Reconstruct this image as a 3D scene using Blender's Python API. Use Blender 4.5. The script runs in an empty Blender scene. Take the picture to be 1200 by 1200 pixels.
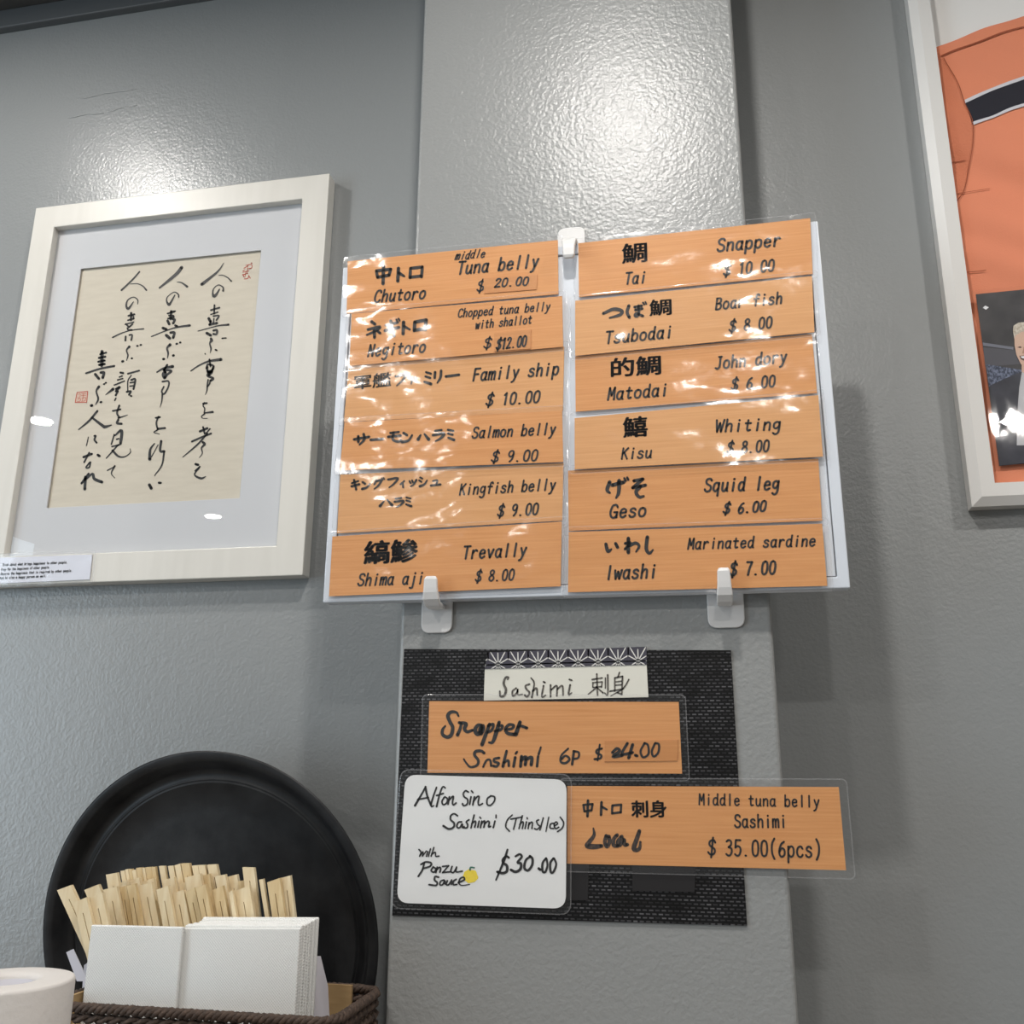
import bpy, math, random
import numpy as np
from mathutils import Matrix, Vector

S = bpy.context.scene
COL = S.collection
random.seed(7)

# ---------------------------------------------------------------- camera
CAM_Z = 1.45
YAW, PITCH, ROLL, FPX = -0.19644376, 0.26836014, 0.00731874, 1106.768
def cam_axes():
    cy, sy, cp, sp = math.cos(YAW), math.sin(YAW), math.cos(PITCH), math.sin(PITCH)
    f = np.array([sy*cp, cy*cp, sp]); r = np.array([cy, -sy, 0.0]); u = np.cross(r, f)
    cr, sr = math.cos(ROLL), math.sin(ROLL)
    return cr*r+sr*u, -sr*r+cr*u, f
CR, CU, CF = cam_axes()
cam = bpy.data.cameras.new('camera')
cam_ob = bpy.data.objects.new('camera', cam); COL.objects.link(cam_ob)
cam.sensor_width = 36.0; cam.lens = 36.0*FPX/1200.0; cam.clip_start = 0.02; cam.clip_end = 60
mw = Matrix.Identity(4)
for i in range(3):
    mw[i][0] = CR[i]; mw[i][1] = CU[i]; mw[i][2] = -CF[i]
mw[2][3] = CAM_Z
cam_ob.matrix_world = mw
S.camera = cam_ob

# ---------------------------------------------------------------- world, light, exposure
W = bpy.data.worlds.new('world'); S.world = W; W.use_nodes = True
W.node_tree.nodes['Background'].inputs[0].default_value = (0.80, 0.90, 1.0, 1)
W.node_tree.nodes['Background'].inputs[1].default_value = 0.8
S.view_settings.view_transform = 'Standard'; S.view_settings.look = 'None'
S.view_settings.gamma = 1.0; S.view_settings.use_curve_mapping = False
S.view_settings.exposure = 0.22
S.cycles.transparent_max_bounces = 24
CEIL = CAM_Z+1.318
DOWN_W = 8.4        # watts of one downlight
DOWNLIGHTS = [(-1.22, .60, .8), (-.10, .41, 1.0), (1.10, .40, 1.25), (-2.494, -.668, .8), (-2.533, -2.115, .8), (1.222, -1.329, .8), (.22, -.62, .8), (-1.05, -.62, .8), (-1.30, -2.0, .8)]
WINDOW_W = 70.0     # daylight through the shop window on the left
DAY = bpy.data.lights.new('daylight', 'AREA'); DAY.shape = 'RECTANGLE'; DAY.size = 3.0; DAY.size_y = 1.7
DAY.energy = WINDOW_W; DAY.color = (0.72, 0.88, 1.0)
day_ob = bpy.data.objects.new('daylight', DAY); COL.objects.link(day_ob)
day_ob.location = (-3.95, -1.7, 1.65); day_ob.rotation_euler = (0, -math.pi/2, 0)

# ---------------------------------------------------------------- helpers
WALL, PIL = 1.21, 1.07           # depth of the wall plane and of the pillar's front
def at(px, py, Y):
    """point of the plane y = Y that the photo shows at pixel (px, py)"""
    c = (px-600)/FPX; d = -(py-600)/FPX
    r = CR*c+CU*d+CF
    p = r*(Y/r[1]); return np.array([p[0], p[1], p[2]+CAM_Z])

class MB:
    def __init__(s): s.v = []; s.f = []
    def sub(s): return s
    def add(s, vs, fs):
        n = len(s.v); s.v += [tuple(map(float, v)) for v in vs]; s.f += [tuple(i+n for i in f) for f in fs]; return s
    def box(s, a, b):
        x0, y0, z0 = a; x1, y1, z1 = b
        return s.add([(x0,y0,z0),(x1,y0,z0),(x1,y1,z0),(x0,y1,z0),(x0,y0,z1),(x1,y0,z1),(x1,y1,z1),(x0,y1,z1)],
                     [(0,3,2,1),(4,5,6,7),(0,1,5,4),(1,2,6,5),(2,3,7,6),(3,0,4,7)])
    def prism(s, pts, t, back=True):
        """polygon facing the viewer (points clockwise from the top left, in a y = const plane) given thickness t"""
        n = len(pts); vs = [tuple(p) for p in pts]+[(p[0], p[1]+t, p[2]) for p in pts]
        fs = [tuple(reversed(range(n)))]
        if back: fs.append(tuple(range(n, 2*n)))
        for i in range(n):
            j = (i+1) % n; fs.append((i, j, n+j, n+i))
        return s.add(vs, fs)
    def tube(s, pts, r, k=8, closed=False, caps=True):
        pts = [Vector(p) for p in pts]; n = len(pts); rs = r if hasattr(r, '__len__') else [r]*n
        base = len(s.v); prev = None
        for i, p in enumerate(pts):
            if closed: t = pts[(i+1) % n]-pts[i-1]
            else: t = pts[min(i+1, n-1)]-pts[max(i-1, 0)]
            t.normalize()
            if prev is None:
                a = t.cross(Vector((0, 0, 1)))
                if a.length < .1: a = t.cross(Vector((0, 1, 0)))
            else: a = prev-t*prev.dot(t)
            a.normalize(); prev = a; b = t.cross(a)
            for q in range(k):
                g = 2*math.pi*q/k; w = p+(a*math.cos(g)+b*math.sin(g))*rs[i]; s.v.append(tuple(w))
        m = n if closed else n-1
        for i in range(m):
            for q in range(k):
                i2 = (i+1) % n; q2 = (q+1) % k
                s.f.append((base+i*k+q, base+i*k+q2, base+i2*k+q2, base+i2*k+q))
        if caps and not closed:
            s.f.append(tuple(base+q for q in reversed(range(k)))); s.f.append(tuple(base+(n-1)*k+q for q in range(k)))
        return s
    def lathe(s, prof, M, k=96, close=False):
        """profile of (r, h) turned about the local z axis, then placed by matrix M"""
        base = len(s.v); n = len(prof)
        for i in range(k):
            g = 2*math.pi*i/k
            for r, h in prof: s.v.append(tuple(M @ Vector((r*math.cos(g), r*math.sin(g), h))))
        for i in range(k):
            j = (i+1) % k
            for q in range(n if close else n-1):
                q2 = (q+1) % n
                s.f.append((base+i*n+q, base+j*n+q, base+j*n+q2, base+i*n+q2))
        return s
    def grid(s, fn, nu, nv):
        b = len(s.v)
        for j in range(nv+1):
            for i in range(nu+1): s.v.append(tuple(map(float, fn(i/nu, j/nv))))
        for j in range(nv):
            for i in range(nu):
                q = b+j*(nu+1)+i; s.f.append((q, q+1, q+nu+2, q+nu+1))
        return s

class Lines:
    """collects one MB per line of writing"""
    def __init__(s): s.all = []
    def sub(s): s.all.append(MB()); return s.all[-1]
ORG = {}
def link_mesh(name, mb, mat, org, parent=None, smooth=False, bevel=0, segs=2):
    me = bpy.data.meshes.new(name)
    o = np.array(org); me.from_pydata([tuple(np.array(v)-o) for v in mb.v], [], mb.f); me.update()
    if mat: me.materials.append(mat)
    ob = bpy.data.objects.new(name, me); COL.objects.link(ob)
    if parent is None: ob.location = tuple(org)
    else: ob.parent = parent
    ORG[ob.name] = tuple(org)
    if smooth:
        me.polygons.foreach_set('use_smooth', [True]*len(me.polygons))
    if bevel:
        m = ob.modifiers.new('bevel', 'BEVEL'); m.width = bevel; m.segments = segs; m.limit_method = 'ANGLE'; m.angle_limit = .6
    return ob
def tag(o, label, cat, group=None):
    o['label'] = label; o['category'] = cat
    if group: o['group'] = group
    return o
def thing(name, label, cat, loc, group=None):
    o = bpy.data.objects.new(name, None); COL.objects.link(o); o.location = tuple(map(float, loc)); o.empty_display_size = .02
    ORG[o.name] = tuple(map(float, loc)); return tag(o, label, cat, group)
def part(name, mb, mat, parent, label=None, **k):
    o = link_mesh(name, mb, mat, ORG[parent.name], parent, **k)
    if label: o['label'] = label
    return o
def solo(name, mb, mat, label, cat, org, group=None, **k):
    return tag(link_mesh(name, mb, mat, org, **k), label, cat, group)
def struct(name, mb, mat, org=(0, 0, 0), parent=None, **k):
    o = link_mesh(name, mb, mat, org, parent, **k); o['kind'] = 'structure'; return o

# ---------------------------------------------------------------- materials
def mat(name, col, rough=.5, spec=.5, metal=0, bump=None, **kw):
    m = bpy.data.materials.new(name); m.use_nodes = True; nt = m.node_tree; b = nt.nodes['Principled BSDF']
    b.inputs['Base Color'].default_value = (*col, 1); b.inputs['Roughness'].default_value = rough
    b.inputs['Specular IOR Level'].default_value = spec; b.inputs['Metallic'].default_value = metal
    if bump:
        for i, (sc, st, dist, det) in enumerate(bump):
            tc = nt.nodes.new('ShaderNodeTexCoord'); nz = nt.nodes.new('ShaderNodeTexNoise'); bp = nt.nodes.new('ShaderNodeBump')
            mp = nt.nodes.new('ShaderNodeMapping'); mp.inputs['Scale'].default_value = sc if hasattr(sc, '__len__') else (sc, sc, sc)
            nt.links.new(tc.outputs['Object'], mp.inputs[0]); nt.links.new(mp.outputs[0], nz.inputs['Vector'])
            nz.inputs['Scale'].default_value = 1; nz.inputs['Detail'].default_value = det
            bp.inputs['Strength'].default_value = st; bp.inputs['Distance'].default_value = dist
            nt.links.new(nz.outputs['Fac'], bp.inputs['Height'])
            if i: nt.links.new(last.outputs[0], bp.inputs['Normal'])
            last = bp
        nt.links.new(last.outputs[0], b.inputs['Normal'])
    return m
def mottled(m, c1, c2, scale, lo=.3, hi=.7, detail=3):
    nt = m.node_tree; b = nt.nodes['Principled BSDF']
    tc = nt.nodes.new('ShaderNodeTexCoord'); mp = nt.nodes.new('ShaderNodeMapping'); nz = nt.nodes.new('ShaderNodeTexNoise'); r = nt.nodes.new('ShaderNodeValToRGB')
    mp.inputs['Scale'].default_value = scale if hasattr(scale, '__len__') else (scale,)*3
    nz.inputs['Scale'].default_value = 1; nz.inputs['Detail'].default_value = detail
    nt.links.new(tc.outputs['Object'], mp.inputs[0]); nt.links.new(mp.outputs[0], nz.inputs['Vector']); nt.links.new(nz.outputs['Fac'], r.inputs[0])
    r.color_ramp.elements[0].position = lo; r.color_ramp.elements[0].color = (*c1, 1)
    r.color_ramp.elements[1].position = hi; r.color_ramp.elements[1].color = (*c2, 1)
    nt.links.new(r.outputs[0], b.inputs['Base Color']); return m
def clear(name, rough, tint=(1, 1, 1), ior=1.5, bump=None, gain=1.0, haze=0):
    """thin clear sheet: see-through with a Fresnel reflection"""
    m = bpy.data.materials.new(name); m.use_nodes = True; nt = m.node_tree; nt.nodes.clear()
    o = nt.nodes.new('ShaderNodeOutputMaterial'); mx = nt.nodes.new('ShaderNodeMixShader'); t = nt.nodes.new('ShaderNodeBsdfTransparent')
    g = nt.nodes.new('ShaderNodeBsdfAnisotropic'); fr = nt.nodes.new('ShaderNodeFresnel'); mu = nt.nodes.new('ShaderNodeMath'); mu.operation = 'MULTIPLY'
    mu.use_clamp = True; mu.inputs[1].default_value = gain
    t.inputs[0].default_value = (*tint, 1); g.inputs['Roughness'].default_value = rough; fr.inputs['IOR'].default_value = ior
    ge = nt.nodes.new('ShaderNodeNewGeometry'); mi = nt.nodes.new('ShaderNodeMapRange')      # a thin sheet reflects the same from either side
    mi.inputs['To Min'].default_value = ior; mi.inputs['To Max'].default_value = 1/ior
    nt.links.new(ge.outputs['Backfacing'], mi.inputs['Value']); nt.links.new(mi.outputs['Result'], fr.inputs['IOR'])
    src = t.outputs[0]
    if haze:
        df = nt.nodes.new('ShaderNodeBsdfDiffuse'); df.inputs[0].default_value = (.9, .9, .92, 1); mh = nt.nodes.new('ShaderNodeMixShader'); mh.inputs[0].default_value = haze
        nt.links.new(t.outputs[0], mh.inputs[1]); nt.links.new(df.outputs[0], mh.inputs[2]); src = mh.outputs[0]
    nt.links.new(fr.outputs[0], mu.inputs[0]); nt.links.new(mu.outputs[0], mx.inputs[0]); nt.links.new(src, mx.inputs[1]); nt.links.new(g.outputs[0], mx.inputs[2]); nt.links.new(mx.outputs[0], o.inputs[0])
    if bump:
        prev = None
        for sc, st, dist in bump:
            tc = nt.nodes.new('ShaderNodeTexCoord'); mp = nt.nodes.new('ShaderNodeMapping'); nz = nt.nodes.new('ShaderNodeTexNoise'); bp = nt.nodes.new('ShaderNodeBump')
            mp.inputs['Scale'].default_value = sc; nz.inputs['Scale'].default_value = 1; nz.inputs['Detail'].default_value = 1.5
            oi = nt.nodes.new('ShaderNodeObjectInfo'); ml = nt.nodes.new('ShaderNodeVectorMath'); ml.operation = 'ADD'
            cx = nt.nodes.new('ShaderNodeVectorMath'); cx.operation = 'SCALE'; cx.inputs["Scale"].default_value = 91
            nt.links.new(oi.outputs['Random'], cx.inputs[0])
            nt.links.new(tc.outputs['Object'], mp.inputs[0]); nt.links.new(mp.outputs[0], ml.inputs[0]); nt.links.new(cx.outputs[0], ml.inputs[1]); nt.links.new(ml.outputs[0], nz.inputs['Vector'])
            bp.inputs['Strength'].default_value = st; bp.inputs['Distance'].default_value = dist
            nt.links.new(nz.outputs['Fac'], bp.inputs['Height'])
            if prev: nt.links.new(prev.outputs[0], bp.inputs['Normal'])
            prev = bp
        nt.links.new(prev.outputs[0], g.inputs['Normal']); nt.links.new(prev.outputs[0], fr.inputs['Normal'])
    return m
def emit(name, col, st):
    m = bpy.data.materials.new(name); m.use_nodes = True; nt = m.node_tree; nt.nodes.clear()
    o = nt.nodes.new('ShaderNodeOutputMaterial'); e = nt.nodes.new('ShaderNodeEmission'); e.inputs[0].default_value = (*col, 1); e.inputs[1].default_value = st
    nt.links.new(e.outputs[0], o.inputs[0]); return m

PAINT = [(210, .6, .0015, 3.5), (90, .25, .0014, 1.0)]
M_wall = mat('grey_eggshell_paint', (.262, .274, .276), .30, .55, bump=[(210, .45, .0013, 3.5), (70, .25, .0016, 2.0)])
M_pillar = mat('grey_gloss_paint', (.268, .276, .274), .31, .5, bump=PAINT)
M_ceil = mat('dark_ceiling_paint', (.06, .058, .055), .7)
M_cornice = mat('dark_grey_trim_paint', (.10, .107, .112), .5)
M_room = mat('pale_room_paint', (.55, .53, .50), .8)
M_floor = mat('dark_floor_vinyl', (.20, .18, .16), .5)
M_counter = mat('counter_laminate', (.30, .27, .24), .35)
M_frame = mottled(mat('cream_painted_wood', (.65, .63, .58), .4), (.635, .615, .565), (.67, .65, .60), (60, 60, 6))
M_frame2 = mat('white_plastic_frame', (.66, .65, .63), .35)
M_mat = mat('white_mat_board', (.57, .58, .60), .8)
M_rice = mottled(mat('cream_rice_paper', (.60, .55, .455), .9), (.58, .53, .44), (.625, .575, .48), (25, 25, 140))
M_ink = mat('black_ink', (.012, .012, .013), .55)
M_greyink = mottled(mat('grey_brush_ink', (.05, .045, .04), .7), (.03, .028, .026), (.16, .145, .125), 300)
M_dry = mottled(mat('smudged_marker', (.02, .018, .016), .7), (.012, .01, .01), (.10, .05, .025), (500, 500, 260), .45, .75)
M_red = mat('vermilion_seal_ink', (.50, .06, .035), .8)
M_pink = mat('faded_seal_ink', (.60, .45, .36), .85)
M_glass = clear('picture_glass', .004, ior=1.45)
FILM_BUMP = [((9, 9, 15), 1.0, .011), ((60, 60, 80), .25, .0012)]
M_film = clear('laminate_film', .125, tint=(.985, .985, .985), ior=1.5, bump=FILM_BUMP, haze=.012)
M_filmrim = clear('laminate_film_edge', .12, tint=(.95, .95, .96), ior=1.5, bump=FILM_BUMP, haze=.12)
M_card = mottled(mat('orange_woodgrain_card', (.66, .295, .098), .6), (.61, .26, .082), (.715, .345, .128), (9, 9, 420), .28, .72, 4)
M_cardlight = mottled(mat('pale_woodgrain_card', (.66, .34, .14), .6), (.63, .31, .115), (.73, .385, .165), (9, 9, 420), .28, .72, 4)
M_sticker = mottled(mat('redder_woodgrain_sticker', (.58, .25, .08), .5), (.54, .225, .07), (.62, .28, .095), (9, 9, 420), .28, .72, 4)
M_board = mat('white_enamel_board', (.70, .74, .80), .25)
M_boardframe = mat('white_plastic_profile', (.62, .66, .72), .35)
M_groove = mat('grey_groove', (.13, .135, .15), .6)
M_hook = mat('white_abs_plastic', (.64, .635, .63), .38)
M_patch = mat('black_felt', (.012, .011, .012), .9)
M_white_paper = mat('white_paper', (.79, .795, .79), .75, bump=[(90, .1, .001, 2)])
M_head_paper = mat('ivory_label_paper', (.66, .65, .58), .8, bump=[(220, .15, .0006, 2)])
M_navy_tape = mat('dark_indigo_tape', (.045, .042, .06), .6)
M_line = mat('white_print', (.66, .65, .62), .6)
M_yellow = mottled(mat('yellow_crayon', (.85, .66, .03), .8), (.80, .58, .02), (.90, .74, .08), 700)
M_green = mat('dark_green_ink', (.02, .14, .09), .7)
M_bamboo = mottled(mat('pale_bamboo', (.74, .62, .40), .6), (.68, .53, .31), (.80, .69, .48), (160, 160, 10), .25, .75)
M_bamboo2 = mottled(mat('tan_bamboo', (.64, .49, .27), .6), (.56, .40, .20), (.70, .56, .33), (160, 160, 10), .25, .75)
M_kraft = mottled(mat('kraft_cardboard', (.36, .24, .11), .8), (.33, .215, .10), (.40, .27, .13), (30, 30, 160))
M_towel = mat('white_towel_paper', (.62, .60, .58), .9, bump=[(150, .5, .0012, 3), (40, .3, .002, 1)])
M_core = mat('grey_card_core', (.50, .50, .55), .9)
M_sleeve = mat('lilac_white_paper', (.66, .65, .72), .8)
M_tray = mottled(mat('black_tray_fibreglass', (.012, .0125, .014), .45, .3, bump=[(260, .25, .0006, 3)]), (.013, .0135, .015), (.030, .031, .033), 25)
M_twine = mottled(mat('brown_paper_twine', (.09, .055, .038), .75, bump=[(500, .5, .0012, 3)]), (.03, .019, .014), (.085, .054, .038), 160)
M_jersey = mat('coral_polyester', (.70, .235, .125), .75, bump=[((700, 700, 700), .3, .0006, 0)])
M_jersey2 = mat('coral_polyester_mesh', (.59, .185, .092), .75, bump=[((520, 520, 520), .6, .001, 0)])
M_navy = mat('navy_stripe_fabric', (.007, .008, .017), .8)
M_piping = mat('pale_piping_fabric', (.58, .58, .62), .8)
M_seam = mat('dark_coral_stitching', (.28, .07, .03), .9)

def napkin_mat():
    m = mat('embossed_napkin', (.74, .745, .73), .85); nt = m.node_tree; b = nt.nodes['Principled BSDF']
    tc = nt.nodes.new('ShaderNodeTexCoord'); v = nt.nodes.new('ShaderNodeTexVoronoi'); bp = nt.nodes.new('ShaderNodeBump'); mp = nt.nodes.new('ShaderNodeMapping')
    mp.inputs['Rotation'].default_value = (0, math.pi/4, 0); v.inputs['Scale'].default_value = 480; v.inputs['Randomness'].default_value = .08
    nt.links.new(tc.outputs['Object'], mp.inputs[0]); nt.links.new(mp.outputs[0], v.inputs['Vector']); nt.links.new(v.outputs['Distance'], bp.inputs['Height'])
    bp.inputs['Strength'].default_value = .55; bp.inputs['Distance'].default_value = .0012; nt.links.new(bp.outputs[0], b.inputs['Normal']); return m
M_napkin = napkin_mat()

def weave_mat():
    """black vinyl weave: horizontal picks over fine verticals with paler glints on the picks that float on top"""
    m = mat('black_vinyl_weave', (.012, .012, .014), .5, .3); nt = m.node_tree; b = nt.nodes['Principled BSDF']
    tc = nt.nodes.new('ShaderNodeTexCoord'); mp = nt.nodes.new('ShaderNodeMapping'); mp.inputs['Rotation'].default_value = (math.pi/2, 0, 0)
    nt.links.new(tc.outputs['Object'], mp.inputs[0])
    br = nt.nodes.new('ShaderNodeTexBrick'); br.offset = .5; br.squash = 1
    br.inputs['Scale'].default_value = 1; br.inputs['Brick Width'].default_value = .0066; br.inputs['Row Height'].default_value = .0037
    br.inputs['Mortar Size'].default_value = .00125; br.inputs['Mortar Smooth'].default_value = .2; br.inputs['Bias'].default_value = -.1
    br.inputs['Color1'].default_value = (.062, .062, .066, 1); br.inputs['Color2'].default_value = (.006, .006, .007, 1); br.inputs['Mortar'].default_value = (.002, .002, .0025, 1)
    nt.links.new(mp.outputs[0], br.inputs['Vector'])
    nz = nt.nodes.new('ShaderNodeTexNoise'); nz.inputs['Scale'].default_value = 1; m2 = nt.nodes.new('ShaderNodeMapping'); m2.inputs['Scale'].default_value = (22, 22, 75)
    nt.links.new(tc.outputs['Object'], m2.inputs[0]); nt.links.new(m2.outputs[0], nz.inputs['Vector'])
    mx = nt.nodes.new('ShaderNodeMix'); mx.data_type = 'RGBA'; mx.blend_type = 'MULTIPLY'; mx.inputs['Factor'].default_value = 1
    rp = nt.nodes.new('ShaderNodeValToRGB'); rp.color_ramp.elements[0].position = .35; rp.color_ramp.elements[0].color = (.3, .3, .3, 1); rp.color_ramp.elements[1].position = .62; rp.color_ramp.elements[1].color = (2.0, 2.0, 2.0, 1)
    nt.links.new(nz.outputs['Fac'], rp.inputs[0]); nt.links.new(br.outputs['Color'], mx.inputs[6]); nt.links.new(rp.outputs[0], mx.inputs[7]); nt.links.new(mx.outputs[2], b.inputs['Base Color'])
    bp = nt.nodes.new('ShaderNodeBump'); bp.inputs['Distance'].default_value = .0012; bp.inputs['Strength'].default_value = .8; bp.invert = True
    nt.links.new(br.outputs['Fac'], bp.inputs['Height']); nt.links.new(bp.outputs[0], b.inputs['Normal'])
    return m
M_weave = weave_mat()

# ---------------------------------------------------------------- lettering
GL = {
'A':"0.3,0 3,10/3,10 5.7,0/1.2,3.5 4.8,3.5",
'B':"1,0 1,10/1,10 3.5,10 4.8,8.8 4.6,6.6 3.2,5.4 1,5.3/3,5.3 4.8,4.6 5.4,2.7 4.6,.6 3,0 1,0",
'C':"5.4,8 4.6,9.6 3,10 1.4,9 .6,6 .6,3.5 1.4,1 3,0 4.6,.4 5.5,1.8",
'F':"1,0 1,10/1,10 5.4,10/1,5.4 4.4,5.4",
'G':"5.3,8 4.5,9.6 3,10 1.4,9 .6,6 .6,3.5 1.4,1 3,0 4.4,.4 5.3,1.8/5.3,0 5.3,4.2/5.5,4.2 3.3,4.2",
'I':"3,0 3,10",'J':"4.2,10 4.2,3 3.6,.8 2.2,0 .8,.8/2.8,10 5.2,10",
'K':"1,0 1,10/5.2,10 1,4.6/2.4,6 5.5,0",'L':"1,10 1,0/1,0 5.3,0",
'M':".7,0 1,10/1,10 3,3.5/3,3.5 5,10/5,10 5.4,0",'N':"1,0 1,10/1,10 5,0/5,0 5,10",
'P':"1,0 1,10/1,10 3.6,10 5.2,9 5.3,6.6 3.8,5 1,4.8",
'S':"5.2,8.4 4.4,9.7 3,10 1.4,9.4 .9,7.6 1.7,6 3.2,5.2 4.8,4.2 5.4,2.5 4.8,.7 3,0 1.4,.4 .5,1.8",
'T':"3,0 3,10/.4,10 5.6,10",'O':"3,10 1.2,9 .5,5 1.2,1 3,0 4.8,1 5.5,5 4.8,9 3,10",'D':"1,0 1,10/1,10 3,10 4.8,8.6 5.4,5 4.8,1.4 3,0 1,0",
'W':".2,10 1.6,0/1.6,0 3,7.5/3,7.5 4.4,0/4.4,0 5.8,10",
'a':"4.7,5 4,6.3 2.6,6.6 1.2,5.6 .7,3.4 1,1.2 2.3,0 3.6,.6 4.6,2.4/4.8,6.6 4.6,1.2 5.4,0",
'b':"1,10.3 1,0/1,4.4 2,6 3.4,6.6 4.8,5.6 5.2,3.2 4.7,1 3.3,0 2,.5 1,1.8",
'c':"5,5.2 4.2,6.4 2.8,6.5 1.4,5.4 .9,3.3 1.4,1 2.9,0 4.3,.3 5.2,1.4",
'd':"4.8,10.3 4.7,1.2 5.4,0/4.7,5 4,6.3 2.6,6.6 1.2,5.6 .7,3.4 1,1.2 2.3,0 3.6,.6 4.6,2.4",
'e':".9,3.4 4.9,3.8/4.9,3.8 4.7,5.6 3.2,6.6 1.6,5.8 .9,3.4 1.5,.9 3.1,0 5,1.2",
'f':"5.3,9 4.6,10.2 3.3,9.8 2.8,8 2.7,0/.9,6.3 4.9,6.3",
'g':"4.7,5 4,6.3 2.6,6.6 1.2,5.6 .8,3.8 1.2,2 2.4,1.2 3.7,1.8 4.6,3.4/4.8,6.6 4.8,-1 4,-3 2.5,-3.6 1,-2.6",
'h':"1,10.3 1,0/1,4 2.2,6 3.6,6.6 4.7,5.6 4.9,3.5 4.9,0",
'i':"3,6.5 3,0/3,9 3.1,9.4",'j':"3.6,6.5 3.6,-1.6 2.8,-3.4 1.2,-3.2/3.6,9 3.7,9.4",
'k':"1,10.3 1,0/4.8,6.5 1,2.8/2.4,4 5.2,0",'l':"3,10.3 3,0",
'm':".5,6.5 .5,0/.5,4.2 1.3,6.2 2.3,6.5 2.9,5.4 3,0/3,4.2 3.9,6.2 4.9,6.5 5.5,5.4 5.6,0",
'n':"1,6.5 1,0/1,4 2.2,6 3.6,6.6 4.7,5.6 4.9,3.5 4.9,0",
'o':"3,6.6 1.4,5.8 .7,3.3 1.4,.8 3,0 4.6,.8 5.3,3.3 4.6,5.8 3,6.6",
'p':"1,6.5 1,-3.6/1,4.4 2,6 3.4,6.6 4.8,5.6 5.2,3.2 4.7,1 3.3,0 2,.5 1,1.8",
'q':"4.8,6.5 4.8,-3.6/4.7,5 4,6.3 2.6,6.6 1.2,5.6 .7,3.4 1,1.2 2.3,0 3.6,.6 4.6,2.4",
'r':"1.4,6.5 1.4,0/1.4,3.8 2.6,6 4,6.6 5,5.8",
's':"4.8,5.4 4,6.4 2.6,6.5 1.4,5.5 1.8,4.1 3.4,3.4 4.8,2.3 4.6,.7 3,0 1.6,.3 .8,1.3",
't':"2.6,9 2.6,1.8 3.3,.2 4.8,.7/.9,6.4 4.8,6.4",'u':"1,6.5 1,2 1.8,.2 3.2,.2 4.7,2.4/4.9,6.5 4.8,1 5.4,0",
'v':".8,6.5 2.9,0/2.9,0 5.2,6.5",'w':".4,6.5 1.6,0/1.6,0 3,5.5/3,5.5 4.4,0/4.4,0 5.7,6.5",
'x':"1,6.5 5,0/5,6.5 1,0",'y':"1,6.5 3,.8/5.1,6.5 3,-.2 2,-2.6 .6,-3.4",'z':"1,6.5 5,6.5/5,6.5 1,0/1,0 5.2,0",
'0':"3,10 1.3,8.8 .7,5 1.3,1.2 3,0 4.7,1.2 5.3,5 4.7,8.8 3,10",'1':"3.3,0 3.3,10/3.3,10 1.8,8.2",
'2':".9,7.8 1.6,9.6 3.2,10 4.8,8.8 4.6,6.6 .7,0/.7,0 5.3,.2",'3':"1,9 2.6,10 4.5,9 4.4,6.8 2.5,5.4/2.5,5.4 4.7,4.6 5.1,2.4 4,.4 2.4,0 .8,1",
'4':"4,0 4,10/4,10 .6,3/.6,3 5.6,3",'5':"5,10 1.4,10/1.4,10 1,5.2/1,5.2 3,6.2 4.9,5 5.1,2.6 4,.5 2.3,0 .8,1",
'6':"4.6,9.4 2.6,8 1.2,5 .9,2.4 1.8,.3 3.4,0 4.9,1.2 5,3.6 3.8,5.2 2.2,4.8 1.1,3",'7':".8,10 5.2,10/5.2,10 3.4,5 2.6,0",
'8':"3,5.4 1.4,6.6 1.3,8.8 3,10 4.7,8.8 4.6,6.8 3,5.4 1.2,4 .8,1.8 3,0 5.2,1.8 4.8,4 3,5.4",'9':"4.8,7 3.8,5 2,4.8 .9,6.6 1.3,9 3,10 4.6,9 4.9,6.5 4.4,2.6 2.6,0",
'.':"2.1,.2 2.6,.1",',':"2.2,.6 1.8,-1.2",
'$':"5.8,8.2 4.8,9.6 2.8,9.6 1.2,8.4 1.4,6.4 3.2,5.2 5.2,4 5.4,1.8 3.6,.4 1.8,.5 .2,2/4,11.4 2.6,-1.4",
'(':"4,11.4 2.4,8.4 2,5 2.5,1.4 4,-1.6",')':"2,11.4 3.6,8.4 4,5 3.5,1.4 2,-1.6",
}
def spline(pts, w, sub=5):
    """Catmull-Rom through pts (2-D) with widths w"""
    n = len(pts)
    P = [np.array([*p, q], float) for p, q in zip(pts, w)]
    if n == 1: P = [P[0], P[0]+np.array([.001, 0, 0])]; n = 2
    if n == 2:
        return [P[0], P[1]]
    out = []
    for i in range(n-1):
        a = P[i-1] if i else 2*P[0]-P[1]; b = P[i]; c = P[i+1]; d = P[i+2] if i+2 < n else 2*P[-1]-P[-2]
        for k in range(sub):
            t = k/sub
            out.append(.5*((2*b)+(c-a)*t+(2*a-5*b+4*c-d)*t*t+(3*b-a-3*c+d)*t**3))
    out.append(P[-1]); return out
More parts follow.
